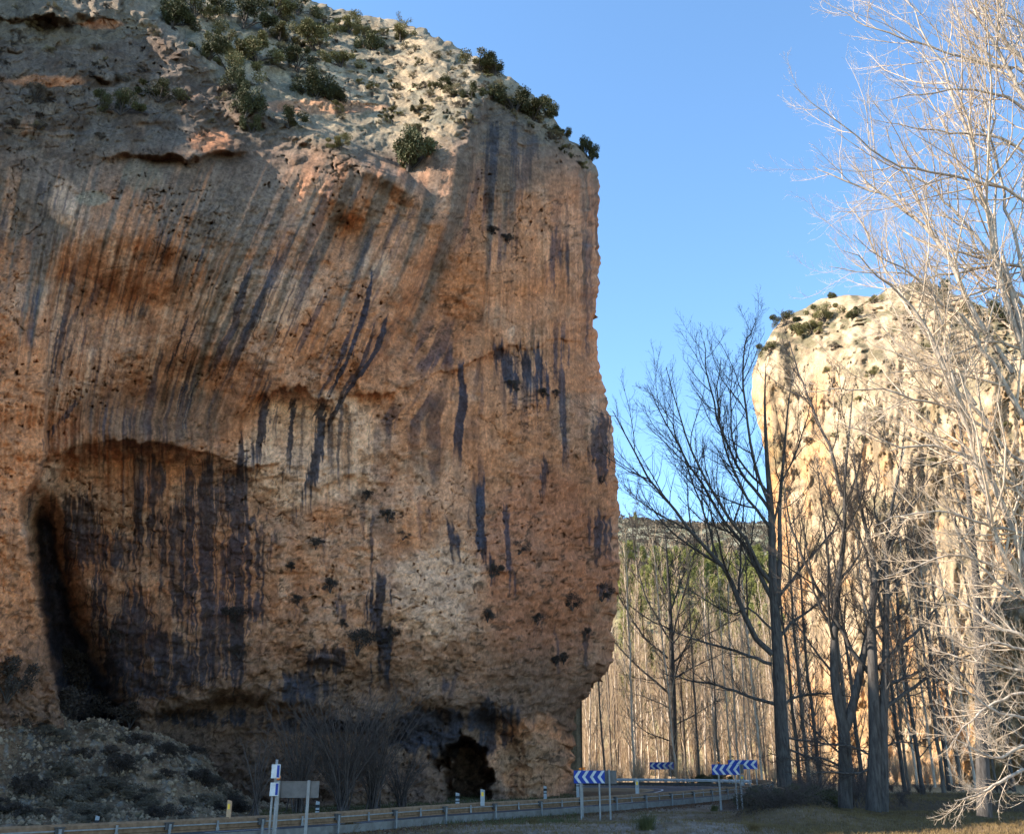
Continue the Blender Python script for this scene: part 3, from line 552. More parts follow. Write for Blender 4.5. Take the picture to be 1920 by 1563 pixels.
ang = np.linspace(R_(-100), R_(100), na); dist = np.concatenate([np.linspace(1, 34, 40, endpoint=False), np.linspace(34, 130, 280, endpoint=False), np.geomspace(130, 3500, 100)])
AA, DD = np.meshgrid(ang, dist); 
# denser within the field of view
AA = np.sign(AA) * (np.abs(AA) / R_(100)) ** 1.6 * R_(100)
GXX, GYY = DD * np.sin(AA), DD * np.cos(AA)
dr = dist_path(GXX, GYY, rail_s[::4]); din = dist_path(GXX, GYY, inner_s[::4])
GZ = ground_z(GXX, GYY); flat = 1 - sstep(3.0, 6.0, din); GZ = GZ * (1 - flat)
betw = np.zeros(GXX.shape, bool)
from mathutils.geometry import intersect_point_line
poly_xy = np.vstack([rail_s, inner_s[::-1]])
def inside_poly(x, y, p):
    c = np.zeros(np.shape(x), bool); j = len(p) - 1
    for i in range(len(p)):
        a = (p[i, 1] > y) != (p[j, 1] > y)
        xx = (p[j, 0] - p[i, 0]) * (y - p[i, 1]) / (p[j, 1] - p[i, 1] + 1e-12) + p[i, 0]; c ^= a & (x < xx); j = i
    return c
betw = inside_poly(GXX, GYY, poly_xy[::3]); GZ[betw] = np.minimum(GZ[betw], 0) * 0
n1 = fbm(GXX / 4, GYY / 4, oct=4, seed=211); n2 = fbm(GXX / 1.2, GYY / 1.2, oct=4, seed=212); a_ = GXX / np.maximum(GYY, 1)
gravel = np.array([.24, .185, .145]); earth = np.array([.17, .12, .08]); grass = np.array([.17, .105, .05]); green = np.array([.07, .065, .028]); litter = np.array([.06, .036, .027]); forest = np.array([.42, .30, .16])
def mx(c, d, m): return c + (np.asarray(d) - c) * np.clip(m, 0, 1)[..., None]
GC = np.ones(GXX.shape + (3,)) * gravel
GC = mx(GC, earth, sstep(-.1, .3, n1)); GC = mx(GC, grass, .8 * sstep(.22, .30, a_ + .06 * n1)); GC = mx(GC, green, .6 * sstep(.0, .35, n2) * sstep(.24, .3, a_))
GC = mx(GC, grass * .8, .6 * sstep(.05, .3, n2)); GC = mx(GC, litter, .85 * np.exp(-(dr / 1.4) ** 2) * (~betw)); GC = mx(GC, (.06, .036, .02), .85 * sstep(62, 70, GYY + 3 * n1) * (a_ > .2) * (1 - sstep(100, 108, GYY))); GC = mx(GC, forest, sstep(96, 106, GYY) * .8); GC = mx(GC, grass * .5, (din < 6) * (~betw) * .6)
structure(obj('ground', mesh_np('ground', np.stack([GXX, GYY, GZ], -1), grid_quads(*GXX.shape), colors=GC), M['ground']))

# road with edge lines
N = 300
def resamp(p, n):
    d = np.r_[0, np.cumsum(np.linalg.norm(np.diff(p, axis=0), axis=1))]; t = np.linspace(0, d[-1], n); return np.stack([np.interp(t, d, p[:, 0]), np.interp(t, d, p[:, 1])], -1)
ra = resamp(rail_s, N); ib = resamp(inner_s, N)
def ribbon(name, f0, f1, z, mat, mask=None, nc=6, nz=0):
    s = np.linspace(f0, f1, nc)[None, :, None]; P = ra[:, None] * (1 - s) + ib[:, None] * s
    V = np.concatenate([P, np.full(P.shape[:2] + (1,), z)], -1)
    q = grid_quads(N, nc)
    if mask is not None: q = q.reshape(N - 1, nc - 1, 4)[mask].reshape(-1, 4)
    return structure(obj(name, mesh_np(name, V, q), mat))
ribbon('road', 0.09, 0.93, 0.03, M['asphalt'])
paint = simple('road_paint', (.42, .42, .42), (.62, .62, .6), 8, .8, 0)
ribbon('road_edge_line', 0.14, 0.155, 0.034, paint, nc=2); ribbon('road_inner_line', 0.85, 0.865, 0.034, paint, nc=2)
ribbon('road_centre_line', 0.495, 0.508, 0.034, paint, mask=(np.arange(N - 1) % 12 < 7), nc=2)

# scree slope at lower left
CREST = [(-260,9.5),(-100,9.0),(0,8.0),(60,7.2),(110,6.4),(160,5.7),(250,5.2),(330,4.6),(400,3.7),(450,2.7),(490,1.3),(530,.3),(600,0.05),(700,0)]
sp = np.linspace(-330, 640, 300); st = np.linspace(0, 1, 180); SX, ST = np.meshgrid(sp, st)
Y0 = poly([(-330, 38), (0, 46), (200, 48.5), (400, 52), (560, 58), (640, 61)], SX); Y1 = poly([(-330, 66), (0, 68), (200, 70), (640, 73)], SX)
SY = lerp(Y0, Y1, ST); hh = poly(CREST, SX + 22 * fbm(SX / 40, SY / 3, oct=2, seed=219))
SZ = -.12 + (hh + .12) * sstep(-.08, .72, ST) ** 1.0
prof = np.clip(ST * 4, 0, 1)
SZ = SZ + prof * sstep(0, .5, hh) * (.55 * fbm(SX / 45, SY / 2.4, oct=4, seed=221) + .35 * np.abs(fbm(SX / 12, SY / .8, oct=3, seed=222)))
SXw = (SX - CX) / F * SY * 1.06
n1 = fbm(SX / 50, SY / 3, oct=4, seed=225); n2 = fbm(SX / 9, SY / .7, oct=3, seed=226)
SC = np.ones(SX.shape + (3,)) * np.array([.22, .14, .085]); SC = mx(SC, (.20, .105, .055), .9 * np.exp(-((SX - 70) / 110.) ** 2 - ((SY - 60) / 9) ** 2)); SC = mx(SC, (.085, .058, .038), .85 * sstep(-.05, .35, n1)); SC = mx(SC, (.25, .225, .19), .6 * sstep(.15, .4, n2)); SC = mx(SC, (.07, .075, .04), .6 * sstep(.1, .4, -n2) * (1 - sstep(0, .35, ST)))
structure(obj('scree_slope', mesh_np('scree_slope', np.stack([SXw, SY, SZ], -1), grid_quads(*SX.shape), colors=SC), M['scree']))
def scree_pt(u, t):
    i = int(round((u + 330) / 970 * 299)); j = int(round(t * 179)); return SXw[j, i], SY[j, i], SZ[j, i]

# hills behind the gap
hy = np.concatenate([np.linspace(196, 420, 90), np.linspace(424, 900, 60)]); hx = np.linspace(-260, 620, 220); HX, HY = np.meshgrid(hx, hy)
def hill_z(x, y):
    px = CX + F * x / (y * 1.02)
    rim = 150 + 14 * fbm(px / 200, 0, oct=2, seed=231) * 0
    z = poly([(196, -2), (215, 5), (250, 22), (300, 46), (350, 66), (430, 92), (520, 120), (600, 148.0), (630, 152), (900, 158)], y)
    z = z * (1 + .00025 * np.clip(1300 - px, -400, 400) * .35)
    return z + sstep(200, 300, y) * (5 * fbm(x / 60, y / 60, oct=4, seed=233) + 1.2 * fbm(x / 9, y / 9, oct=3, seed=234)) * (1 - .7 * sstep(560, 620, y))
HZ = hill_z(HX, HY); n1 = fbm(HX / 40, HY / 40, oct=4, seed=235); n2 = fbm(HX / 8, HY / 8, oct=4, seed=236)
HC = np.ones(HX.shape + (3,)) * np.array([.36, .30, .16]); HC = mx(HC, (.24, .23, .17), .9 * sstep(340, 420, HY)); HC = mx(HC, (.085, .095, .05), .85 * sstep(-.15, .25, n2)); HC = mx(HC, (.42, .27, .15), .6 * sstep(.2, .4, n1) * (1 - sstep(300, 400, HY)))
structure(obj('hills', mesh_np('hills', np.stack([HX, HY, HZ], -1), grid_quads(*HX.shape), colors=HC), M['hill']))

# ================================================================== BRANCHES
def crom(pts, n):
    p = np.asarray(pts, float)
    pp = np.vstack([2 * p[0] - p[1], p, 2 * p[-1] - p[-2]]); out = []
    seg = len(p) - 1
    for t in np.linspace(0, seg - 1e-6, n):
        i = int(t); u = t - i; a, b, c, d = pp[i], pp[i + 1], pp[i + 2], pp[i + 3]
        out.append(.5 * ((2 * b) + (-a + c) * u + (2 * a - 5 * b + 4 * c - d) * u * u + (-a + 3 * b - 3 * c + d) * u ** 3))
    return np.array(out)
def spawn(P, R, n, t0, t1, ang, lf, npts, up=.15, wig=.1, rr=.6, rmin=.008, tip=.3, lpow=.55, side=None, minlen=0, maxlen=1e9, rng=RNG):
    M_, N_ = P.shape[:2]; idx = np.repeat(np.arange(M_), n); k = np.tile(np.arange(n), M_)
    t = t0 + (t1 - t0) * (k + rng.random(len(k))) / n
    f = t * (N_ - 1); i = np.minimum(f.astype(int), N_ - 2); u = (f - i)[:, None]
    pos = P[idx, i] * (1 - u) + P[idx, i + 1] * u; rad = R[idx, i] * (1 - u[:, 0]) + R[idx, i + 1] * u[:, 0]
    T = P[idx, i + 1] - P[idx, i]; T /= np.linalg.norm(T, axis=1, keepdims=True) + 1e-9
    rv = rng.normal(size=T.shape); perp = rv - T * (rv * T).sum(1, keepdims=True); perp /= np.linalg.norm(perp, axis=1, keepdims=True) + 1e-9
    a = np.radians(ang[0] + ang[1] * rng.normal(size=len(k)))[:, None]
    d = np.cos(a) * T + np.sin(a) * perp
    plen = np.linalg.norm(np.diff(P, axis=1), axis=2).sum(1)[idx]
    L = np.clip(plen * lf * (1 - lpow * t) * rng.uniform(.55, 1.25, len(k)), minlen, maxlen); st = (L / (npts - 1))[:, None]
    C = np.empty((len(k), npts, 3)); C[:, 0] = pos
    for j in range(1, npts):
        d = d + wig * rng.normal(size=d.shape); d[:, 2] += up; d /= np.linalg.norm(d, axis=1, keepdims=True)
        C[:, j] = C[:, j - 1] + d * st
    r0 = np.maximum(np.minimum(rad * rr, L * .0125), rmin); s = np.linspace(1, tip, npts)[None]
    return C, np.maximum(r0[:, None] * s, rmin * .6)
def tubes(batches):
    V = []; Q = []; off = 0
    for P, R, sides in batches:
        if len(P) == 0: continue
        M_, N_ = P.shape[:2]; T = np.gradient(P, axis=1); T /= np.linalg.norm(T, axis=2, keepdims=True) + 1e-9
        ref = np.where(np.abs(T[:, :1, 2:3]) > .8, np.array([1., 0, 0]), np.array([0, 0, 1.])); ref = np.broadcast_to(ref, T.shape)
        A = np.cross(T, ref); A /= np.linalg.norm(A, axis=2, keepdims=True) + 1e-9; B = np.cross(T, A)
        th = np.linspace(0, 2 * np.pi, sides, endpoint=False)
        ring = P[:, :, None] + R[:, :, None, None] * (A[:, :, None] * np.cos(th)[None, None, :, None] + B[:, :, None] * np.sin(th)[None, None, :, None])
        V.append(ring.reshape(-1, 3)); base = off + np.arange(M_ * N_ * sides).reshape(M_, N_, sides); nx = np.roll(base, -1, axis=2)
        Q.append(np.stack([base[:, :-1], nx[:, :-1], nx[:, 1:], base[:, 1:]], -1).reshape(-1, 4)); off += M_ * N_ * sides
    return np.concatenate(V), np.concatenate(Q)
def tube_obj(name, batches, mat, parent=None, origin=None):
    V, Q = tubes(batches)
    if origin is not None: V = V - np.asarray(origin)
    return obj(name, mesh_np(name, V, Q), mat, parent)
def wide(P, r0, r1, pw=1.0):
    return (r1 + (r0 - r1) * (1 - np.linspace(0, 1, len(P))) ** pw)

def hero_tree(name, label, Y, trunks, limbs, bark, twig, tw=1.0, n2=(9, 7), seed=1, r_lo=.012, dz=.28, autolimbs=0, group=None, twang=38, up2=.10, up3=.12, base=None, nt=14, lmul=1.0):
    """trunks: [(pixel polyline, radius low, radius high)], limbs the same; depth of every limb swings towards or away from the camera"""
    rng = np.random.default_rng(seed); t0 = trunks[0][0][0]; b = W(t0[0], t0[1], Y); 
    root = thing(name, label, 'tree', tuple(b), group=group); TR = []; LM = []
    for pl, r0, r1 in trunks:
        p = crom(W([a[0] for a in pl], [a[1] for a in pl], Y), 24); TR.append((p, wide(p, r0, r1)))
    for pl, r0, r1 in limbs:
        w = W([a[0] for a in pl], [a[1] for a in pl], Y); L = np.linalg.norm(w[-1] - w[0]); sw = rng.uniform(-dz, dz) * L
        s = np.linspace(0, 1, len(pl)) ** 1.3; p = crom(W([a[0] for a in pl], [a[1] for a in pl], Y + sw * s), nt)
        p[1:-1] += rng.normal(size=p[1:-1].shape) * L * .004; LM.append((p, wide(p, r0, r1, .9)))
    trp = np.array([p for p, r in TR]); trr = np.array([r for p, r in TR])
    if autolimbs:
        A, Ra = spawn(trp, trr, autolimbs, .25, .97, (48, 10), .34 * lmul, nt, up=.05, wig=.06, rr=.5, rmin=.03, rng=rng)
    else: A = np.zeros((0, nt, 3)); Ra = np.zeros((0, nt))
    Lp = np.concatenate([np.array([p for p, r in LM]).reshape(-1, nt, 3), A]); Lr = np.concatenate([np.array([r for p, r in LM]).reshape(-1, nt), Ra])
    foot = [];   # flared foot
    for p, r in TR[:1]:
        z0 = p[0, 2]; r[:] = r * (1 + .45 * np.exp(-(p[:, 2] - z0) / 1.0))
    B, Rb = spawn(Lp, Lr, n2[0], .12, .98, (twang, 12), .42, 7, up=up2, wig=.10, rr=.6, rmin=r_lo * 1.3, rng=rng)
    Bt, Rbt = spawn(trp, trr, n2[0], .35, 1, (50, 12), .12, 7, up=up2, wig=.1, rr=.3, rmin=r_lo * 1.3, rng=rng)
    B = np.concatenate([B, Bt]); Rb = np.concatenate([Rb, Rbt])
    C, Rc = spawn(B, Rb, n2[1], .1, 1, (36, 14), .48, 5, up=up3, wig=.13, rr=.65, rmin=r_lo, rng=rng)
    batches = [(B, Rb, 4), (C, Rc, 3)]
    if len(n2) > 2:
        D, Rd = spawn(C, Rc, n2[2], .1, 1, (40, 15), .55, 4, up=up3, wig=.15, rr=.7, rmin=r_lo * .75, rng=rng); batches.append((D, Rd, 3))
    tube_obj('trunk', [(trp, trr, 14)], bark, root, b)
    tube_obj('limbs', [(Lp, Lr, 7)], bark, root, b)
    tube_obj('twigs', batches, twig, root, b)
    return root

# ================================================================== TREES
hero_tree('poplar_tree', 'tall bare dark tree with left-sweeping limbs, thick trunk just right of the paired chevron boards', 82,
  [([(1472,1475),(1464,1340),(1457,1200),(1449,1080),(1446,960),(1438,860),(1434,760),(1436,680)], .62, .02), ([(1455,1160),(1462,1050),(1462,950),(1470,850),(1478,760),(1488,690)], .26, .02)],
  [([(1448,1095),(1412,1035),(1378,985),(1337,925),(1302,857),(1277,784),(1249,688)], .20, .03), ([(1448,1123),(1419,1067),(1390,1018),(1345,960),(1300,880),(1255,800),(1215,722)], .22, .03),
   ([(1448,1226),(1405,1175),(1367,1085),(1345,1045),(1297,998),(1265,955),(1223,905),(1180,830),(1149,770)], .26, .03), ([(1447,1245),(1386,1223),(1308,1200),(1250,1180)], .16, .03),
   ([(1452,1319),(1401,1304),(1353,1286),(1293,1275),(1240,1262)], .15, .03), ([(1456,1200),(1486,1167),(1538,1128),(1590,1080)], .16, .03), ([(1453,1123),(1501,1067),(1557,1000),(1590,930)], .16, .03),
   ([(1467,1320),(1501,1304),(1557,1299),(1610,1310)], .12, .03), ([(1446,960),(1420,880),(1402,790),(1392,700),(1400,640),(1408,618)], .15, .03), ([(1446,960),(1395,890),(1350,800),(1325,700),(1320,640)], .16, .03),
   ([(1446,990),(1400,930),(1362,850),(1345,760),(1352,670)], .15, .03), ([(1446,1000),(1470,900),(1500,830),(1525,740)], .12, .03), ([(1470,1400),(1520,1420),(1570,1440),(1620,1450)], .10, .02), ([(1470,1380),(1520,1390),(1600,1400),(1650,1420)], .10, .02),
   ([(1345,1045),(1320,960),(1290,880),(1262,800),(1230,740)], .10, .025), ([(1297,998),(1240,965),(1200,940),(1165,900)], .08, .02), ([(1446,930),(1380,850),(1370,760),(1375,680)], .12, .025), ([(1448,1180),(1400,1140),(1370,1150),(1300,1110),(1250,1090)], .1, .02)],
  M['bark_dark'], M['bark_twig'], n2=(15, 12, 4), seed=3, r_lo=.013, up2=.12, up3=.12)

hero_tree('poplar_tree', 'bare dark tree with straight trunk standing right beside the small chevron board across the bend', 131,
  [([(1262,1455),(1262,1350),(1260,1250),(1257,1150),(1250,1040),(1243,950)], .62, .02)],
  [([(1256,1300),(1204,1256),(1156,1208),(1120,1160)], .17, .04), ([(1252,1234),(1204,1189),(1163,1123),(1140,1060)], .16, .04), ([(1256,1200),(1208,1108),(1190,1030),(1180,960)], .14, .04), ([(1258,1204),(1290,1085),(1310,1010)], .14, .04),
   ([(1262,1241),(1300,1205),(1338,1182),(1380,1160)], .14, .04), ([(1264,1271),(1310,1245),(1360,1223)], .13, .04), ([(1255,1120),(1225,1040),(1212,970)], .12, .04), ([(1255,1150),(1290,1060),(1330,1000)], .12, .04), ([(1262,1360),(1300,1340),(1350,1310)], .1, .03), ([(1262,1390),(1210,1370),(1170,1330)], .1, .03), ([(1262,1330),(1220,1310),(1160,1290)], .1, .03)],
  M['bark_dark'], M['bark_twig'], n2=(12, 9, 3), seed=5, r_lo=.019, autolimbs=12)

hero_tree('poplar_tree', 'bare dark tree whose trunk forks low into two stems, left of the thick twin trunk', 60,
  [([(1585,1514),(1584,1440),(1582,1367),(1569,1302),(1564,1249),(1565,1179),(1572,1091),(1583,1003),(1584,900),(1594,788),(1600,720)], .42, .02), ([(1583,1370),(1597,1330),(1611,1267),(1629,1179),(1643,1108),(1660,1038),(1690,975),(1717,940),(1749,887)], .30, .02)],
  [([(1629,1260),(1590,1203),(1541,1119),(1509,1049),(1484,978),(1470,900)], .16, .03), ([(1580,930),(1560,852),(1528,772),(1499,705),(1480,640)], .13, .03), ([(1565,1190),(1530,1120),(1515,1040),(1500,960)], .1, .02), ([(1572,1091),(1610,1040),(1640,960)], .09, .02),
   ([(1583,1003),(1555,930),(1530,860)], .08, .02), ([(1584,950),(1610,880),(1625,800)], .08, .02), ([(1584,1440),(1540,1420),(1490,1425),(1440,1410)], .07, .02), ([(1584,1420),(1540,1380),(1500,1340)], .06, .02)],
  M['bark_dark'], M['bark_twig'], n2=(13, 10, 4), seed=8, r_lo=.014, autolimbs=5)

hero_tree('poplar_tree', 'thickest bare dark tree, twin trunk rising from the grass with long limbs reaching right', 59,
  [([(1638,1520),(1640,1440),(1641,1390),(1638,1302),(1636,1231),(1634,1161),(1639,1091),(1634,1031),(1618,968),(1605,900),(1600,830)], .46, .02), ([(1654,1520),(1655,1440),(1655,1355),(1660,1267),(1661,1200),(1662,1126),(1662,1020),(1674,940),(1690,860),(1700,760)], .36, .02)],
  [([(1646,1288),(1699,1270),(1752,1242),(1815,1210)], .13, .03), ([(1660,1326),(1717,1284),(1787,1242),(1850,1215)], .13, .03), ([(1646,1253),(1681,1217),(1734,1168),(1770,1110)], .15, .03), ([(1634,1091),(1620,1020),(1590,960),(1575,880)], .1, .02), ([(1639,1091),(1665,1040),(1700,960),(1735,900)], .12, .03),
   ([(1662,1126),(1700,1070),(1740,1000)], .08, .02), ([(1655,1400),(1690,1390),(1740,1400)], .06, .02), ([(1638,1440),(1600,1450),(1550,1445),(1490,1455)], .07, .02), ([(1662,1020),(1640,950),(1650,880)], .08, .02), ([(1640,1420),(1600,1400),(1550,1395),(1500,1400)], .07, .02)],
  M['bark_dark'], M['bark_twig'], n2=(13, 10, 4), seed=9, r_lo=.014, autolimbs=5)

hero_tree('poplar_tree', 'dark upright trunk at the right behind the drooping sunlit branches', 54,
  [([(1846,1530),(1842,1420),(1838,1300),(1834,1180),(1828,1060),(1815,920),(1800,800),(1790,700)], .40, .02)],
  [([(1838,1300),(1800,1260),(1760,1200)], .1, .03), ([(1836,1200),(1870,1120),(1900,1040)], .1, .03), ([(1830,1060),(1790,980),(1760,900)], .1, .03)],
  M['bark_dark'], M['bark_twig'], n2=(7, 6), seed=12, r_lo=.014, autolimbs=7)

# the sunlit tree reaching in from the right edge (trunks just outside the frame)
def g(*p): return list(p)
GL = [g((2050,250),(1920,136),(1883,125),(1804,107),(1711,79),(1639,54),(1596,32),(1539,-2)), g((2050,330),(1920,204),(1861,176),(1804,168),(1711,180),(1660,190)),
 g((2040,470),(1920,371),(1854,344),(1782,331),(1732,319),(1671,301),(1614,262),(1553,219),(1489,161)), g((2030,330),(1920,186),(1883,111),(1840,43),(1811,-20),(1790,-80)), g((2030,250),(1920,115),(1872,64),(1829,0),(1800,-60)),
 g((1960,760),(1886,560),(1854,423),(1836,344),(1822,272),(1797,208),(1775,143),(1747,82),(1711,21),(1690,-40)), g((1930,600),(1872,498),(1818,430),(1782,387),(1747,351),(1711,330),(1640,296),(1570,250)),
 g((1900,700),(1830,590),(1790,509),(1750,441),(1704,401),(1661,369),(1614,351),(1560,326),(1524,312)), g((1830,760),(1760,660),(1693,560),(1661,502),(1621,430),(1582,365)), g((2040,560),(1920,500),(1861,498),(1804,509),(1740,520),(1690,512),(1620,510),(1555,500)),
 g((1990,700),(1908,466),(1883,373),(1868,272),(1858,172),(1850,60),(1840,-20)), g((2050,960),(1920,781),(1880,721),(1848,660),(1822,615),(1797,590),(1758,558),(1713,516),(1660,490),(1600,440)),
 g((1930,1080),(1854,877),(1825,810),(1790,730),(1761,660),(1739,615),(1707,567),(1665,532),(1624,500),(1580,470)), g((2050,1010),(1920,922),(1857,877),(1800,849),(1736,836),(1688,839),(1656,826),(1621,807),(1570,790)),
 g((1980,840),(1920,637),(1899,570),(1876,500),(1860,380),(1850,240),(1830,100)), g((1860,800),(1777,717),(1736,689),(1707,666),(1672,634),(1640,600)), g((2050,950),(1920,868),(1848,804),(1777,765),(1720,749),(1649,729),(1579,732),(1500,735)),
 g((1960,1200),(1880,1040),(1841,900),(1800,760),(1770,640),(1740,520)), g((2050,1250),(1920,1193),(1868,1175),(1822,1140),(1760,1100),(1700,1090)), g((2050,1120),(1920,1084),(1860,1060),(1790,1040),(1720,1060),(1660,1080)), g((2050,1050),(1920,1000),(1850,985),(1780,960),(1700,965),(1640,985)),
 g((2050,1300),(1930,1262),(1880,1250),(1810,1235),(1750,1215)), g((2050,1370),(1930,1345),(1870,1335),(1820,1300),(1780,1270)), g((2050,1400),(1930,1395),(1870,1420),(1820,1400),(1760,1370)), g((2050,1440),(1930,1440),(1870,1470),(1830,1490),(1790,1500)),
 g((2050,1350),(1930,1300),(1860,1320),(1810,1360),(1780,1400)), g((2050,620),(1930,560),(1870,540),(1800,560),(1730,590),(1670,640)), g((2040,180),(1930,60),(1870,20),(1800,-10)), g((2040,420),(1930,300),(1880,260),(1800,250),(1720,240),(1640,225)), g((2040,700),(1930,660),(1860,640),(1800,660),(1740,690),(1660,700)),
 g((2050,1180),(1930,1130),(1880,1100),(1830,1050),(1790,990)), g((2050,1220),(1930,1220),(1870,1205),(1820,1215),(1770,1190)), g((2050,400),(1960,200),(1910,40),(1880,-60)), g((2050,1100),(1930,950),(1890,880),(1850,800),(1830,720))]
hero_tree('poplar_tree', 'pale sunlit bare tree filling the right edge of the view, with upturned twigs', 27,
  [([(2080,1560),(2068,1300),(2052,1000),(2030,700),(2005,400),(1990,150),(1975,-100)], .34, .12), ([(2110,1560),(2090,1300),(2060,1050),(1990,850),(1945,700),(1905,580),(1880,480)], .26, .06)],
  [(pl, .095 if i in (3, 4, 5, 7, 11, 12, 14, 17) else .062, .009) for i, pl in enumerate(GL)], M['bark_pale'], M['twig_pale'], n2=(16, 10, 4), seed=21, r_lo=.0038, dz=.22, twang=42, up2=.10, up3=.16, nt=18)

# the plantation of slender poplars
def make_poplar(seed, H=30, dense=1.0, label='', group='', tb='poplar_bark', bb='poplar_twig', r0=.15):
    rng = np.random.default_rng(seed); z = np.linspace(0, H, 20); P = np.stack([.05 * np.cumsum(rng.normal(size=20)), .05 * np.cumsum(rng.normal(size=20)), z], -1)[None]
    P[0, :, 0] += rng.uniform(-.9, .9) * (z / H) ** 1.5; R = (r0 * (1 - z / H) ** .8 + .03)[None]
    A, Ra = spawn(P, R, int(52 * dense), .10, .99, (36, 9), .15, 7, up=.14, wig=.05, rr=.4, rmin=.028, rng=rng)
    B, Rb = spawn(A, Ra, 5, .15, 1, (32, 10), .5, 4, up=.14, wig=.08, rr=.6, rmin=.02, rng=rng)
    C, Rc = spawn(B, Rb, 3, .15, 1, (34, 12), .5, 3, up=.12, wig=.1, rr=.7, rmin=.015, rng=rng)
    root = thing('poplar_tree', label, 'tree', (0, 0, 0), group=group)
    tube_obj('trunk', [(P, R, 8)], M[tb], root); tube_obj('branches', [(A, Ra, 4), (B, Rb, 3), (C, Rc, 3)], M[bb], root)
    return root
GP = 'slender poplars of the plantation beyond the road bend'
LP = 'slender bare poplar among the close rows of the plantation beyond the bend'
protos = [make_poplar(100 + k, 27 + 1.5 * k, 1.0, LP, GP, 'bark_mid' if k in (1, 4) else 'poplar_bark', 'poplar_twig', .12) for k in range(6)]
spots = []
rr_ = random.Random(5)
for rowi, Yr in enumerate((128, 133, 138, 143, 149, 155, 162, 170, 178, 187)):
    x = gx(1060, Yr)
    while x < gx(1560 if Yr > 136 else 1480, Yr):
        spots.append((x + rr_.uniform(-.7, .7), Yr + rr_.uniform(-1.8, 1.8))); x += rr_.uniform(2.5, 5.0)
leans = []
for k, (x, y) in enumerate(spots):
    p = protos[k % 6]; s = rr_.uniform(.78, 1.06)
    if k < 6: p.location = (x, y, -.1); p.rotation_euler.z = rr_.uniform(0, 6.28); p.scale = (s, s, s)
    else: p = dup(p, (x, y, -.1), rr_.uniform(0, 6.28), (s * rr_.uniform(.7, 1.35),) * 2 + (s,))
    p.rotation_euler.x = R_(rr_.gauss(0, 1.6)); p.rotation_euler.y = R_(rr_.gauss(0, 1.6))
GS = 'slim dark trunks behind the twin trunk'
gprot = []
for k, (px, Yd) in enumerate([(1500, 106), (1522, 98), (1540, 104), (1618, 100), (1604, 92), (1668, 112), (1696, 102), (1706, 108), (1729, 98), (1720, 115), (1768, 100), (1752, 118), (1779, 106), (1806, 103), (1786, 116), (1830, 108), (1868, 112), (1900, 104), (1428, 116), (1350, 126)]):
    if k < 3: gprot.append(make_poplar(150 + k, 30, 1.0, '', GS, 'bark_dark' if k != 1 else 'bark_mid', 'bark_mid', .19))
    place = (lambda pr, lo, rz, sc, label, group: (setattr(pr, 'location', lo), pr.__setitem__('label', label))) if k < 3 else dup
    place(gprot[k % 3] if (k < 3 or Yd < 108) else protos[k % 6], (gx(px, Yd), Yd, -.1), rr_.uniform(0, 6.28), (1, 1, rr_.uniform(.9, 1.08)), label='slim bare tree in the open grove between the twin trunk and the far cliff' if px > 1480 else 'slim bare tree between the road bend and the poplar plantation', group=GS if px > 1480 else 'slim trees just behind the bend')

# ================================================================== SHRUBS
def leaf_cloud(rng, n, blobs, size, flat=1.0, upw=0.0):
    b = rng.integers(0, len(blobs), n); c = np.array([q[:3] for q in blobs])[b]; r = np.array([q[3] for q in blobs])[b]
    d = rng.normal(size=(n, 3)); d /= np.linalg.norm(d, axis=1, keepdims=True); rad = r * rng.random(n) ** .4
    p = c + d * rad[:, None] * np.array([1, 1, flat]); 
    u = rng.normal(size=(n, 3)) + d * .8; u[:, 2] += upw; u /= np.linalg.norm(u, axis=1, keepdims=True); w = np.cross(u, rng.normal(size=(n, 3))); w /= np.linalg.norm(w, axis=1, keepdims=True)
    s = size * rng.uniform(.6, 1.4, n)[:, None]
    V = np.stack([p - w * s * .32, p + u * s * .5 - w * s * .1, p + u * s, p + u * s * .45 + w * s * .35], 1)
    return V.reshape(-1, 3), np.arange(n * 4).reshape(-1, 4)
def make_shrub_meshes(seed, mat, n=4000, twiggy=False, size=.12, flat=.8):
    rng = np.random.default_rng(seed); blobs = []
    for k in range(15):
        a = rng.uniform(0, 6.28); q = rng.uniform(.05, .85) ** .8; blobs.append((q * math.cos(a) * (1 + .3 * (seed % 3)), q * math.sin(a), rng.uniform(.12, 1.05) * (1.15 - .6 * q), rng.uniform(.14, .36)))
    V, Q = leaf_cloud(rng, n, blobs, size, flat, .3); me = mesh_np('foliage', V, Q, smooth=False); me.materials.append(mat)
    st = []; 
    for k in range(7):
        c = np.array(blobs[k][:3]); st.append(crom([(0, 0, -.3), c * .4 + rng.normal(size=3) * .04, c], 5))
    P = np.array(st); R = np.tile(np.linspace(.04, .012, 5), (7, 1)); B, Rb = spawn(P, R, 6, .3, 1, (35, 15), .5, 4, up=.1, rmin=.008, rng=rng)
    V, Q = tubes([(P, R, 4), (B, Rb, 3)]); m2 = mesh_np('stems', V, Q); m2.materials.append(M['bark_twig'])
    return me, m2
SH = {k: [make_shrub_meshes(300 + 10 * i + j, M[k], *a) for j in range(3)] for i, (k, a) in enumerate([('leaf_dark', (6500, False, .085, 1.0)), ('leaf_olive', (5500, False, .085, .85)), ('leaf_dry', (3000, True, .09, .7)), ('leaf_brown', (2600, True, .10, .8)), ('leaf_grey', (3500, True, .085, .7))])}
def shrub(kind, loc, s, label, cat='shrub', group=None, name='shrub', sz=1.0):
    me, st = random.choice(SH[kind]); root = thing(name, label, cat, tuple(loc), random.uniform(0, 6.28), group); root.scale = (s, s, s * sz)
    a = bpy.data.objects.new('foliage', me); COL.objects.link(a); a.parent = root
    b = bpy.data.objects.new('stems', st); COL.objects.link(b); b.parent = root; return root
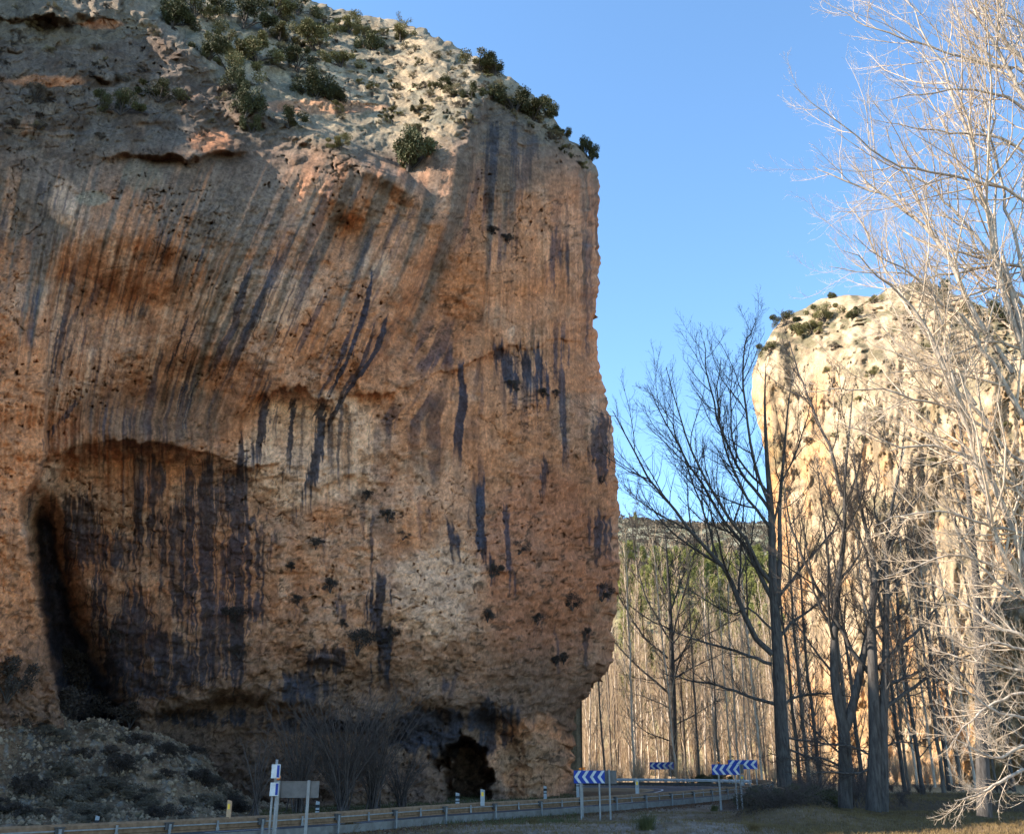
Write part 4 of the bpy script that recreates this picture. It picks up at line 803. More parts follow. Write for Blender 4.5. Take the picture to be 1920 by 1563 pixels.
def shrub_px(body, kind, px, py, rpx, label, group=None, name='shrub', sz=1.0, cat='shrub'):
    """rpx: half width in photo pixels; (px, py) its middle"""
    p = surf(body, px, py + rpx * .6); s = rpx * p[1] * 1.75 / F / .85; p = p + np.array([0, -.25 * s, -.1 * s]); return shrub(kind, p, s, label, cat, group, name, sz)

BIG = [('leaf_dark',395,100,22,'dark bush at the head of the cleft, leaning over the grey shoulder',1.1),('leaf_olive',440,130,26,'pale olive bush in the middle of the cleft thicket',1),('leaf_dark',455,170,22,'dark bush at the foot of the cleft thicket',1.2),('leaf_dark',625,180,18,'dark bush touching the right of the large leaning juniper',.9),('leaf_olive',525,60,20,'olive bush between the rounded green bush and the slope juniper',.9),('leaf_olive',640,110,20,'olive bush right of the slope juniper',.8),('leaf_dark',880,175,14,'dark tuft bush on the right flank of the summit',.9),('leaf_olive',690,60,14,'small olive bush just under the skyline sapling',.8),('leaf_dark',1050,250,12,'low dark bush on the right shoulder above the corner',.8),('leaf_dark',560,12,20,'dark skyline bush where the sky begins',.8),('leaf_brown',120,1330,26,'dark bush in the foot of the dark cleft',1),('leaf_brown',165,1300,30,'larger dark bush in the middle of the dark cleft foot',1.1),('leaf_brown',205,1330,26,'dark bush right of the others in the dark cleft foot',.9),('leaf_brown',130,1240,18,'dry brown bush higher up in the dark cleft',1),('leaf_brown',250,1340,20,'dry brown bush at the top rim of the scree',.8),('leaf_dark',768,290,36,'round dark green juniper hanging alone over the cliff face below the summit slope',1.25),('leaf_dark',600,165,30,'large dark green juniper leaning out at the lower edge of the sunny slope',1.1),
 ('leaf_dark',560,120,21,'green juniper on the sunny slope just above the large leaning juniper',1),('leaf_olive',588,72,30,'olive green bush in the upper middle of the sunny slope',1),('leaf_dark',462,35,28,'bright green rounded bush near the top edge left of the pale rock',1),
 ('leaf_dark',330,28,30,'broad dark bush at the top edge above the grey shoulder',.9),('leaf_olive',415,78,22,'dark bush in the gully between the shoulder and the summit slope',1.1),('leaf_olive',485,98,28,'olive bush at the right side of the gully thicket',1),
 ('leaf_dark',465,195,24,'dark shrub in the shaded cleft under the gully',1.5),('leaf_olive',520,15,24,'bush on the skyline left of where the sky begins',1),('leaf_olive',370,15,28,'olive bush at the top edge beside the broad dark bush',1),
 ('leaf_dark',545,225,20,'small dark bush on the shaded ledge left of the lone juniper',.8),('leaf_olive',752,66,17,'olive bush below the thin skyline sapling',1),('leaf_olive',655,52,18,'rounded olive bush high on the summit slope',1),('leaf_dark',700,80,20,'brown green bush in the centre of the summit slope',1),
 ('leaf_olive',900,118,22,'olive thicket on the skyline right of the rounded summit',.8),('leaf_dark',925,130,20,'dark thicket on the skyline just right of the olive one',.8),('leaf_dark',970,195,26,'dark bush under the skyline halfway down the right shoulder',.9),('leaf_dark',1000,205,24,'dark bush right beside its twin halfway down the right shoulder',.9),
 ('leaf_dark',1025,205,14,'knobbly skyline bush above the right shoulder',1.3),('leaf_dark',1102,288,13,'dark bush perched at the far right corner of the cliff top',1.6),('leaf_dark',1088,275,10,'small bush left of the one perched at the cliff corner',1),('leaf_dark',300,175,22,'dark shrub on the grey shoulder, upper left',.7),('leaf_dark',235,200,20,'dark reddish shrub on the grey shoulder left of its neighbour',1),
 ('leaf_grey',70,180,16,'small grey shrub under the orange scar at upper left',.8),('leaf_dark',475,240,14,'small dark bush hanging in the cleft below the shaded shrub',1.2),('leaf_olive',640,270,16,'low shrub on the shaded lip left of the lone juniper',.7),('leaf_dark',840,160,14,'small bush on the right side of the summit slope',.8),('leaf_dry',850,175,12,'yellowish tuft on the buttress head',1)]
for k, px, py, r, lb, sz in BIG: shrub_px('cliff', k, px, py, r, lb, sz=sz)
rs = random.Random(11)
def clin(px): return poly([(440, -40), (620, 22), (740, 48), (850, 95), (905, 125), (1000, 192), (1060, 262), (1110, 310)], px)
for k in range(190):      # low scrub on the sunny slope
    px = rs.uniform(470, 1090); y0 = float(clin(px)) + 6; y1 = float(poly([(470, 150), (560, 160), (640, 220), (760, 250), (880, 240), (905, 180), (1000, 240), (1100, 320)], px))
    if y1 < y0 + 4: y1 = y0 + 4
    py = rs.uniform(y0, y1); shrub_px('cliff', rs.choice(['leaf_dry', 'leaf_olive', 'leaf_grey', 'leaf_dry', 'leaf_dark']), px, py, rs.uniform(2.5, 8), 'low scrub tuft dotted over the pale rock of the summit slope', 'scrub tufts on the summit slope', 'scrub_tuft', .8)
for k in range(46):
    px = rs.uniform(0, 470); py = rs.uniform(max(0, 0.5 * (px - 260)) , 250 + .1 * px); shrub_px('cliff', rs.choice(['leaf_grey', 'leaf_dry', 'leaf_brown', 'leaf_grey']), px, py, rs.uniform(4, 10), 'low grey scrub tuft on the shaded rock shoulder at upper left', 'scrub tufts on the shaded shoulder', 'scrub_tuft', .7)
for px, py, r in [(922,434,8),(952,448,9),(640,1170,6),(727,968,9),(757,1002,6),(588,1020,8),(618,1102,10),(686,928,7),(975,1028,9),(1072,1130,11),(1128,1112,12),(922,1075,9),(548,1062,7),(1058,1235,8),(917,1152,9),(450,1222,9),(672,1205,17),(730,1195,12),(560,1125,7),(1005,1160,8),(445,1160,14),(970,725,9),(1018,738,7),(1042,742,6),(1128,900,6),(1098,1185,7),(210,1190,10),(1043,1240,7)]:
    shrub_px('cliff', 'leaf_brown', px, py, r, 'small dark dry tuft growing straight out of the orange cliff face', 'dry tufts on the cliff face', 'cliff_tuft')
for k, px, py, r, lb in [('leaf_dark',1472,602,11,'round dark bush on the left shoulder of the far cliff'),('leaf_dark',1446,655,10,'dark bush on the left rim of the far cliff'),('leaf_olive',1545,590,14,'tall olive bush on the far cliff crest'),('leaf_olive',1520,615,14,'olive bush below the far cliff crest'),('leaf_dark',1495,620,9,'small bush right of the round one on the far cliff'),('leaf_dark',1600,590,10,'small bush on the pale crest of the far cliff'),
    ('leaf_dark',1555,555,7,'low bush on the skyline of the far cliff'),('leaf_olive',1640,562,9,'bush in the notch of the far cliff skyline'),('leaf_dark',1745,545,18,'dark bush in the hollow right of the far cliff peak'),('leaf_dark',1870,590,20,'bush on the far cliff skyline at the right edge'),('leaf_olive',1820,580,12,'olive bush on the far cliff skyline near the right edge')]:
    shrub_px('far_cliff', k, px, py, r, lb)
for k in range(60):
    px = rs.uniform(1440, 1915); py = rs.uniform(float(poly([(1440, 660), (1500, 600), (1600, 570), (1900, 600)], px)), 950); shrub_px('far_cliff', rs.choice(['leaf_olive', 'leaf_grey', 'leaf_dry']), px, py, rs.uniform(3, 8), 'scrub tuft on the sunlit face of the far cliff', 'scrub on the far cliff', 'scrub_tuft')
# thin sapling on the skyline
p = surf('cliff', 750, 52); t = thing('sapling', 'thin wispy sapling standing up on the cliff skyline', 'tree', tuple(p))
rng = np.random.default_rng(4); P = np.array([crom([(0, 0, -.6), (-.2, 0, .8), (-.5, 0, 2.2)], 7), crom([(0, 0, -.6), (.5, 0, .5), (1.2, .1, 1.3)], 7)]); R = np.tile(np.linspace(.06, .02, 7), (2, 1))
B, Rb = spawn(P, R, 12, .25, 1, (40, 12), .35, 4, rmin=.015, rng=rng); tube_obj('trunk', [(P, R, 5), (B, Rb, 3)], M['bark_dark'], t)
V, Q = leaf_cloud(rng, 420, [(-.5, 0, 2.2, .35), (-.3, 0, 1.5, .4), (1.1, .1, 1.3, .35), (.6, 0, .8, .35), (-.2, 0, .9, .4)], .13); obj('crown', mesh_np('crown', V, Q, smooth=False), M['leaf_olive'], t)

# pines on the hill, rim scrub
def make_pine(seed):
    rng = np.random.default_rng(seed); H = 9; root = thing('pine_tree', 'rounded green pine on the hillside seen through the gap', 'tree', group='pines on the hillside')
    tr = MB(); tr.cyl((0, 0, -1), (0.1, 0, H * .85), .22, .05, 7); tr.build('trunk', M['bark_dark'], root)
    bl = []
    for k in range(16):
        a = rng.uniform(0, 6.28); h = rng.uniform(.28, 1) * H; q = (1.15 - h / H) * 2.6 * rng.uniform(.3, 1); bl.append((q * math.cos(a), q * math.sin(a), h, rng.uniform(.7, 1.3)))
    V, Q = leaf_cloud(rng, 2600, bl, .42, .8, .4); obj('crown', mesh_np('crown', V, Q, smooth=False), M['pine'], root); return root
pp = [make_pine(400 + k) for k in range(4)]
cnt = 0; placed = []
while cnt < 220:
    Yh = rs.uniform(262, 400) if rs.random() < .85 else rs.uniform(225, 262); px = rs.uniform(1145, 1480); x = gx(px, Yh, 40)
    if any((x - a) ** 2 + (Yh - b) ** 2 < 5 for a, b in placed): continue
    placed.append((x, Yh)); z = float(hill_z(np.array(x), np.array(Yh))); s = rs.uniform(.55, 1.15)
    if cnt < 4: o = pp[cnt]; o.location = (x, Yh, z); o.scale = (s, s, s)
    else: dup(pp[cnt % 4], (x, Yh, z), rs.uniform(0, 6.28), s)
    cnt += 1
Yh = 590; x = gx(1192, Yh, 140); dup(pp[1], (x, Yh, float(hill_z(np.array(x), np.array(Yh))) - 1), .3, .75, label='lone pine standing on the plateau skyline', group=None)
rng = np.random.default_rng(77); n = 2600; Yh = rng.uniform(330, 640, n); pxh = rng.uniform(1140, 1490, n); xh = (pxh - CX) / F * Yh * 1.03; zh = hill_z(xh, Yh); bl = []
V = []; Q = []
vv, qq = leaf_cloud(rng, 26, [(0, 0, .5, .8)], .8); 
for k in range(n):
    s = rng.uniform(.7, 1.9); a = rng.uniform(0, 6.28); v = vv * s; v = np.stack([v[:, 0] * math.cos(a) - v[:, 1] * math.sin(a), v[:, 0] * math.sin(a) + v[:, 1] * math.cos(a), v[:, 2]], -1) + np.array([xh[k], Yh[k], zh[k]]); V.append(v); Q.append(qq + k * len(vv))
stuff(obj('hillside_scrub', mesh_np('hillside_scrub', np.concatenate(V), np.concatenate(Q), smooth=False), M['leaf_grey']))

# twiggy thicket between plantation and hill: bare saplings in the sun
def make_bush(seed, H, spread, nst, mat, r=.03, n2=7, n3=5, up=.08):
    rng = np.random.default_rng(seed); P = []
    for k in range(nst):
        a = rng.uniform(0, 6.28); q = spread * rng.uniform(.2, 1); h = H * rng.uniform(.6, 1)
        P.append(crom([(.25 * rng.normal(), .25 * rng.normal(), -.2), (q * .35 * math.cos(a), q * .35 * math.sin(a), h * .5), (q * math.cos(a), q * math.sin(a), h)], 9))
    P = np.array(P); R = np.tile(np.linspace(r, r * .3, 9), (nst, 1)); B, Rb = spawn(P, R, n2, .12, 1, (32, 12), .4, 5, up=up, wig=.12, rmin=r * .3, rng=rng); C, Rc = spawn(B, Rb, n3, .1, 1, (34, 14), .5, 4, up=up, wig=.14, rmin=r * .22, rng=rng)
    V, Q = tubes([(P, R, 5), (B, Rb, 3), (C, Rc, 3)]); me = mesh_np('bush', V, Q); me.materials.append(mat); return me
th = [make_bush(500 + k, 9, 3.2, 12, M['poplar_twig'], .07, 8, 5) for k in range(4)]
for k in range(150):
    Yh = rs.uniform(190, 262); px = rs.uniform(1060, 1500); x = gx(px, Yh, 15); o = obj('bare_thicket_bush', th[k % 4]); o.location = (x, Yh, float(hill_z(np.array(x), np.array(Yh))) - .2); o.rotation_euler.z = rs.uniform(0, 6.28); s = rs.uniform(.6, 1.3); o.scale = (s, s, s)
    tag(o, 'twiggy bare bush in the sunlit thicket at the foot of the hill', 'bush', 'bare bushes at the foot of the hill')
for k in range(26):
    px = rs.uniform(1500, 1800); Yh = rs.uniform(118, 135); o = obj('bare_thicket_bush', th[k % 4]); o.location = (gx(px, Yh), Yh, -.1); o.rotation_euler.z = rs.uniform(0, 6.28); s = rs.uniform(.25, .5); o.scale = (s, s, s)
    tag(o, 'low twiggy bush at the foot of the far cliff', 'bush', 'bare bushes at the foot of the far cliff')
for k in range(75):
    px = rs.uniform(1075, 1480); Yh = rs.uniform(125, 140) ; o = obj('bare_thicket_bush', th[k % 4]); o.location = (gx(px, Yh), Yh, -.1); o.rotation_euler.z = rs.uniform(0, 6.28); s = rs.uniform(.15, .42); o.scale = (s * 1.2, s * 1.2, s)
    tag(o, 'low dark brush behind the guardrail of the bend', 'bush', 'brush behind the far guardrail')

dk = [make_bush(540 + k, 2.2, 1.6, 16, M['brush_twig'], .022, 8, 5, .02) for k in range(3)]
for k in range(60):
    px = rs.uniform(1475, 1900); Yh = rs.uniform(68, 112)
    if px > 1700 and Yh < 90: continue
    o = obj('undergrowth_bush', dk[k % 3]); o.location = (gx(px, Yh), Yh, -.1); o.rotation_euler.z = rs.uniform(0, 6.28); s = rs.uniform(.5, 1.3) * (1 if px < 1640 else .5); o.scale = (s * 1.3, s * 1.3, s)
    tag(o, 'tangled dark bush under the grove ' + ('left of' if px < 1640 else 'right of') + ' the thick twin trunk', 'bush', 'dark undergrowth in the grove')
# bare bushes against the cliff foot
for k, (px, py, Yd, H, sprd, nst, lb) in enumerate([(640,1505,62,7.2,4.6,34,'big dark bare bush spreading against the cliff foot behind the double signboard'),(560,1500,61,6.0,3.0,20,'dark bare bush left of the biggest one at the cliff foot'),(700,1500,64,6.4,4.0,24,'dark bare bush right of the biggest one at the cliff foot'),(478,1500,58,4.8,1.6,7,'slim bare sapling at the right foot of the scree'),(750,1500,67,3.4,2.6,16,'low dark bush next to the dark cave')]):
    me = make_bush(520 + k, H, sprd, nst, M['brush_twig'], .05, 9, 6, .06); o = obj('bare_bush', me); x = gx(px, Yd); o.location = (x, Yd, 0.1); tag(o, lb, 'bush')
# bramble mound at the right of the road signs
me = make_bush(560, 2.1, 3.3, 90, M['brush_twig'], .016, 9, 5, -.10); root = thing('bramble_mound', 'dense dark bramble mound of arching stems between the chevron boards and the grass', 'bush', (gx(1465, 56), 56, .05)); o = obj('stems', me, None, root); o.scale = (1.15, 1, 1)
V, Q = leaf_cloud(np.random.default_rng(3), 9000, [(-2, 0, .6, .9), (-1, .3, .9, 1.0), (0, 0, 1.0, 1.1), (1.2, 0, .8, 1.0), (2.3, .2, .5, .9), (.4, -.8, .6, 1.0), (-1.2, -.7, .5, .9)], .075, .8); obj('foliage', mesh_np('foliage', V, Q, smooth=False), M['leaf_brown'], root)
# evergreen undergrowth
for k, (px, Yd, s, kd, lb) in enumerate([(1500,66,2.0,'leaf_dark','dark undergrowth bush right behind the bramble mound'),(1535,68,1.6,'leaf_dark','dark undergrowth bush left of the forked tree'),(1400,72,1.5,'leaf_dark','dark bush behind the paired chevron boards'),(1430,70,1.7,'leaf_dark','dark bush between the paired boards and the bramble mound'),(1345,126,1.8,'leaf_dark','dark bush beside the road bend end'),(1318,127,1.5,'leaf_dark','low dark bush behind the bend guardrail'),(1560,78,1.2,'leaf_brown','brown bush left behind the forked tree')]):
    shrub(kd, (gx(px, Yd), Yd, 0), s, lb, sz=.7)
# scrub on the scree
for k in range(110):
    u = rs.uniform(-40, 520); t_ = rs.uniform(.03, .62); x, y, z = scree_pt(u, t_); shrub(rs.choice(['leaf_grey', 'leaf_brown', 'leaf_grey', 'leaf_brown']), (x, y, z - .05), rs.uniform(.35, 1.15), 'low dark scrub bush on the ' + ('left' if u < 200 else 'right') + ' half of the scree, ' + ('near its foot' if t_ < .25 else 'higher up its slope'), 'shrub', 'scrub bushes on the scree', 'scrub_bush', .7)
shrub('leaf_brown', surf('cliff', 35, 1285) + np.array([0, -1, -.5]), 1.8, 'large dark bush on top of the scree at the left edge')

# stones of the scree: loose rubble
rng = np.random.default_rng(88)
def rubble(name, pts, smin, smax, mat, seed):
    rng = np.random.default_rng(seed); n = len(pts); ico = np.array([(0,0,1),(.9,0,.3),(.28,.85,.3),(-.72,.53,.3),(-.72,-.53,.3),(.28,-.85,.3),(.72,.53,-.4),(-.28,.85,-.4),(-.9,0,-.4),(-.28,-.85,-.4),(.72,-.53,-.4),(0,0,-.9)]); T = np.array([(0,1,2),(0,2,3),(0,3,4),(0,4,5),(0,5,1),(1,6,2),(2,6,7),(2,7,3),(3,7,8),(3,8,4),(4,8,9),(4,9,5),(5,9,10),(5,10,1),(1,10,6),(6,11,7),(7,11,8),(8,11,9),(9,11,10),(10,11,6)])
    s = smin * (smax / smin) ** (rng.random(n) ** 2.2); V = ico[None] * rng.uniform(.7, 1.25, (n, 12, 1)) * (s[:, None, None] * rng.uniform(.6, 1.2, (n, 1, 3))); a = rng.uniform(0, 6.28, n); ca, sa = np.cos(a)[:, None], np.sin(a)[:, None]
    V = np.stack([V[..., 0] * ca - V[..., 1] * sa, V[..., 0] * sa + V[..., 1] * ca, V[..., 2]], -1) + np.asarray(pts)[:, None]
    return stuff(obj(name, mesh_np(name, V.reshape(-1, 3), tris=(T[None] + 12 * np.arange(n)[:, None, None]).reshape(-1, 3), smooth=False), mat))
i = rng.integers(0, 300, 16000); j = np.minimum((rng.random(16000) ** 1.2 * 150).astype(int), 179); pts = np.stack([SXw[j, i] + rng.normal(size=16000) * .1, SY[j, i] + rng.normal(size=16000) * .1, SZ[j, i]], -1); keep = SZ[j, i] > .1
rubble('scree_stones', pts[keep], .03, .20, M['stone'], 1)
def verge_pts(n, amin, amax, ymin, ymax, seed):
    rng = np.random.default_rng(seed); y = rng.uniform(ymin, ymax, n); px = rng.uniform(amin, amax, n); x = (px - CX) / F * y * .95; z = ground_z(x, y)
    ok = ~inside_poly(x, y, poly_xy[::3]); dd = dist_path(x, y, inner_s[::4]); z = z * (sstep(3, 6, dd)); return np.stack([x, y, z], -1)[ok]
rubble('gravel', verge_pts(15000, 560, 1500, 36, 66, 5), .012, .07, M['stone'], 2)
# leaf litter along the rail
n = 15000; k = rng.integers(20, len(rail_s) - 60, n); off = np.abs(rng.normal(size=n)) * .9 + .15; tn = np.gradient(rail_s, axis=0); tn /= np.linalg.norm(tn, axis=1, keepdims=True); nx_ = np.stack([tn[:, 1], -tn[:, 0]], -1)
xy = rail_s[k] + nx_[k] * off[:, None] + rng.normal(size=(n, 2)) * .1; zz = ground_z(xy[:, 0], xy[:, 1]) + .01
u = rng.normal(size=(n, 3)); u[:, 2] *= .5; u /= np.linalg.norm(u, axis=1, keepdims=True); w = np.cross(u, rng.normal(size=(n, 3))); w /= np.linalg.norm(w, axis=1, keepdims=True); c = np.stack([xy[:, 0], xy[:, 1], zz + .02], -1); s = .05
V = np.stack([c - u * s, c - w * s * .7, c + u * s, c + w * s * .7], 1); stuff(obj('fallen_leaves', mesh_np('fallen_leaves', V.reshape(-1, 3), np.arange(4 * n).reshape(-1, 4), smooth=False), M['litter']))
# grass
def grass(name, pts, h, mat, seed, per=1, lean=.35):
    rng = np.random.default_rng(seed); pts = np.repeat(pts, per, 0); n = len(pts); pts = pts + np.concatenate([rng.normal(size=(n, 2)) * .06, np.zeros((n, 1))], 1)
    hh = h * rng.uniform(.5, 1.3, n); d = rng.normal(size=(n, 2)) * lean; a = rng.uniform(0, 6.28, n); w = .009; wx, wy = np.cos(a) * w, np.sin(a) * w
    b0 = pts + np.stack([wx, wy, 0 * wx], -1); b1 = pts - np.stack([wx, wy, 0 * wx], -1); m = pts + np.stack([d[:, 0] * hh * .4, d[:, 1] * hh * .4, hh * .6], -1); tp = pts + np.stack([d[:, 0] * hh, d[:, 1] * hh, hh * .95], -1)
    V = np.stack([b0, b1, m - np.stack([wx, wy, 0 * wx], -1) * .8, m + np.stack([wx, wy, 0 * wx], -1) * .8, tp], 1); b = 5 * np.arange(n)[:, None]
    return obj(name, mesh_np(name, V.reshape(-1, 3), quads=b + np.array([0, 1, 2, 3]), tris=b + np.array([3, 2, 4]), smooth=False), mat)
stuff(grass('dry_grass', verge_pts(34000, 1380, 2000, 37, 100, 6), .16, M['grass'], 3, 3)); stuff(grass('verge_grass', verge_pts(5000, 500, 1400, 37, 64, 7), .13, M['grass'], 4, 4))
b = verge_pts(9000, 500, 1080, 50, 92, 9)
stuff(grass('roadside_grass', b, .22, M['grass_green'], 8, 3))
TU = [(1213,1562,1.0,'big green yellow grass tussock on the gravel verge'),(1000,1548,.4,'small grass tuft on the gravel below the chevron board'),(1255,1556,.45,'small tuft right of the big grass tussock'),(655,1560,.6,'bleached weed stalks at the rail foot near the double signboard'),(1340,1520,.4,'tuft on the bank left of the bramble mound'),(1415,1562,.5,'pale grass tuft at the foot of the bramble mound')]
for k, (px, py, s, lb) in enumerate(TU):
    g0 = ground_at(px, py); pts = np.zeros((420, 3)); rg = np.random.default_rng(600 + k); pts[:, :2] = rg.normal(size=(420, 2)) * .16 * s
    o = grass('grass_tussock', pts, .85 * s, M['grass_green'] if k in (0, 2, 4) else M['grass'], 700 + k, 1, .45); o.location = tuple(g0); tag(o, lb, 'grass')

# ================================================================== GUARDRAIL
def sweep(path, prof, name, mat, parent):
    """profile (offset across, height) swept along a path; offset is positive to the left of the direction"""
    t = np.gradient(path, axis=0); t /= np.linalg.norm(t, axis=1, keepdims=True); nl = np.stack([-t[:, 1], t[:, 0]], -1); n = len(prof)
    V = np.concatenate([np.concatenate([path + nl * o, np.full((len(path), 1), z)], 1)[:, None] for o, z in prof], 1); i = np.arange(len(path) * n).reshape(len(path), n); j = np.roll(i, -1, 1)
    q = np.stack([i[:-1], j[:-1], j[1:], i[1:]], -1).reshape(-1, 4); return obj(name, mesh_np(name, V, q, smooth=False), mat, parent)
di = np.r_[0, np.cumsum(np.linalg.norm(np.diff(rail_s, axis=0), axis=1))]
cut = int(np.argmin(np.abs(rail_s[:, 1] - 112) + (rail_s[:, 0] < 20) * 99))
near, far = rail_s[:cut + 1], rail_s[cut:]
gr = thing('guardrail', 'brown wood-faced guardrail running along the near side of the road', 'guardrail')
sweep(near, [(.02, .54), (.02, .86), (.07, .93), (.15, .93), (.20, .86), (.20, .56), (.14, .51), (.07, .51)], 'wooden_beam', M['wood'], gr)
sweep(near, [(-.06, .69), (-.06, .735), (.015, .735), (.015, .69)], 'steel_channel', M['steel'], gr)
sweep(near, [(-.03, .46), (-.03, .52), (.10, .52), (.10, .46)], 'lower_rail', M['wood'], gr)
sweep(near, [(.02, .02), (.02, .37), (.06, .37), (.06, .02)], 'lower_panel', M['panel'], gr)
def along(path, d):
    s = np.r_[0, np.cumsum(np.linalg.norm(np.diff(path, axis=0), axis=1))]; p = np.array([np.interp(d, s, path[:, 0]), np.interp(d, s, path[:, 1])]); q = np.array([np.interp(d + .2, s, path[:, 0]), np.interp(d + .2, s, path[:, 1])]); t = q - p; return p, math.atan2(t[1], t[0]), s[-1]
L = along(near, 0)[2]; d = 1.0; k = 0
while d < L - 1:
    p, a, _ = along(near, d); nx0, ny0 = math.sin(a), -math.cos(a)
    if k % 2 == 0:
        m = MB(); m.box((p[0] + nx0 * .13, p[1] + ny0 * .13, .36), (.10, .07, .86), a); po = m.build('post', M['steel'], gr, .006)
        m = MB(); m.box((p[0] + nx0 * .03, p[1] + ny0 * .03, .70), (.30, .16, .22), a); m.box((p[0] + nx0 * .03, p[1] + ny0 * .03, .83), (.36, .20, .03), a); m.build('spacer', M['steel_dark'], po, .006)
    else:
        m = MB(); m.box((p[0] + nx0 * .085, p[1] + ny0 * .085, .70), (.09, .03, .26), a); m.box((p[0] + nx0 * .10, p[1] + ny0 * .10, .52), (.14, .03, .12), a); m.build('bracket', M['steel'], gr, .004)
    d += 2.0; k += 1
gf = thing('guardrail', 'grey steel guardrail curving round the far outside of the bend', 'guardrail')
sweep(far, [(.0, .50), (.0, .56), (.05, .60), (.0, .65), (.05, .70), (.0, .76), (.0, .82), (-.03, .82), (-.03, .5)], 'steel_beam', M['sign_back_light'], gf)
sweep(far, [(.0, .05), (.0, .38), (.03, .38), (.03, .05)], 'lower_panel', M['steel_dark'], gf)
L = along(far, 0)[2]; d = 1.0
while d < L - 1:
    p, a, _ = along(far, d); m = MB(); m.box((p[0] + math.sin(a) * .1, p[1] - math.cos(a) * .1, .36), (.1, .08, .86), a); m.build('post', M['steel'], gf, .005); d += 3.0

# ================================================================== SIGNS
def chevrons(root, w, h, z0, nchev, y, flip=1):
    m = MB(); m.box((0, y, z0 + h / 2), (w, .03, h)); b_ = m.build('board', M['sign_blue'], root, .004); st = w / nchev
    for k in range(nchev):
        x0 = -w / 2 + st * k; tipx, bk, th = x0 + .06 * st, x0 + .62 * st, .40 * st; e = .02 * h
        pts = [(tipx, z0 + h / 2), (bk, z0 + e), (min(bk + th, x0 + st * 1.0), z0 + e), (tipx + th, z0 + h / 2), (min(bk + th, x0 + st), z0 + h - e), (bk, z0 + h - e)]
        m = MB(); m.prism(pts[:3] + [pts[3]], y - .022 * flip, y - .018 * flip) ; m.prism([pts[0], pts[3], pts[4], pts[5]], y - .022 * flip, y - .018 * flip); m.build('chevron', M['sign_white'], b_)
def post(root, x, y, h, w=.09, z=0, mat='post_grey'): m = MB(); m.box((x, y, z + h / 2 - .1), (w, w * .6, h + .2)); return m.build('post', M[mat], root, .006)
def lamp(root, x, y, z, r=.11, ax=(0, 1)):
    m = MB(); m.cyl((x, y + .05, z), (x, y - .03, z), r * 1.12, r * 1.12, 16); lp = m.build('warning_lamp', M['steel_dark'], root, 0)
    m = MB(); m.cyl((x, y - .03, z), (x, y - .075, z), r, r * .7, 16); m.build('lens', M['amber'], lp)
def sign(px, pyb, Yd, wpx, hpx, top, posts, label, rot=0, nch=4, group=None, lamps=(), postdx=0):
    c = W(px, pyb, Yd); r = thing('chevron_sign', label, 'road sign', (c[0], Yd, 0), rot); k = Yd / (F * CP) * 1.02; zt = float(W(px, top, Yd)[2]); h = hpx * k; w = wpx * k
    for x in posts: post(r, x * k, .05, zt - .02)
    chevrons(r, w, h, zt - h, nch, 0)
    for x, dz in lamps: lamp(r, x * k, 0, zt + dz)
    return r
def back_sign(px, Yd, wpx, hpx, top, posts, label, rot=0, lampx=None, ph=0):
    k = Yd / (F * CP) * 1.02; zt = float(W(px, top, Yd)[2]); r = thing('sign_back', label, 'road sign', (float(W(px, top, Yd)[0]), Yd, 0), rot)
    m = MB(); h, w = hpx * k, wpx * k; m.box((0, .06, zt - h / 2), (w, .02, h)); m.box((0, .045, zt - .012), (w, .03, .024)); m.box((0, .045, zt - h + .012), (w, .03, .024)); m.box((-w / 2 + .012, .045, zt - h / 2), (.024, .03, h - .05)); m.box((w / 2 - .012, .045, zt - h / 2), (.024, .03, h - .05)); m.build('board', M['sign_back'], r, .003)
    for x in posts: post(r, x * k, -.01, zt + .03 + ph, .11)
    return r, k, zt
sign(1105, 1463, 56.5, 50, 19.5, 1443.5, (-14, 16), 'chevron board on two grey posts, leftmost of the blue and white boards by the bend', lamps=())
r, k, zt = back_sign(1142, 56.9, 24, 20, 1443.5, (), 'grey back of a board overlapping the right end of the leftmost chevron board'); post(r, 0, -.02, zt + .05, .10)
r = thing('lamp_post', 'pole with two small orange warning lamps behind the leftmost chevron board', 'warning light', (float(W(1091, 1440, 57.4)[0]), 57.4, 0)); post(r, 0, 0, 2.35, .09); lamp(r, -.10, -.02, 2.55, .08); lamp(r, .12, -.02, 2.58, .08)
sign(1241, 1439, 126, 39, 11, 1428, (-11, 14), 'small distant chevron board beyond the far guardrail beside the straight dark trunk')
sign(1361, 1448, 68, 45, 16, 1432, (-12, 15), 'front chevron board of the overlapping pair at the right of the bend')
sign(1393, 1437, 80, 47, 14, 1424, (10, 21), 'rear chevron board of the overlapping pair, partly hidden by the front one', nch=4)
r, k, zt = back_sign(1388, 68.6, 10, 14, 1432, (-2,), 'narrow grey sign back beside the front board of the overlapping pair')
r = thing('lamp_post', 'single orange warning lamp above the front board of the overlapping pair', 'warning light', (float(W(1347, 1430, 68.4)[0]), 68.4, 0)); post(r, 0, 0, 2.6, .08); lamp(r, 0, -.02, 2.85, .07)
r, k, zt = back_sign(562, 38.6, 63, 25, 1463.5, (15,), 'grey signboard seen from behind on two posts, beside the edge-on chevron boards'); post(r, -34 * k, -.01, zt + .02, .13); lamp(r, -35 * k, -.03, zt + .14, .10)
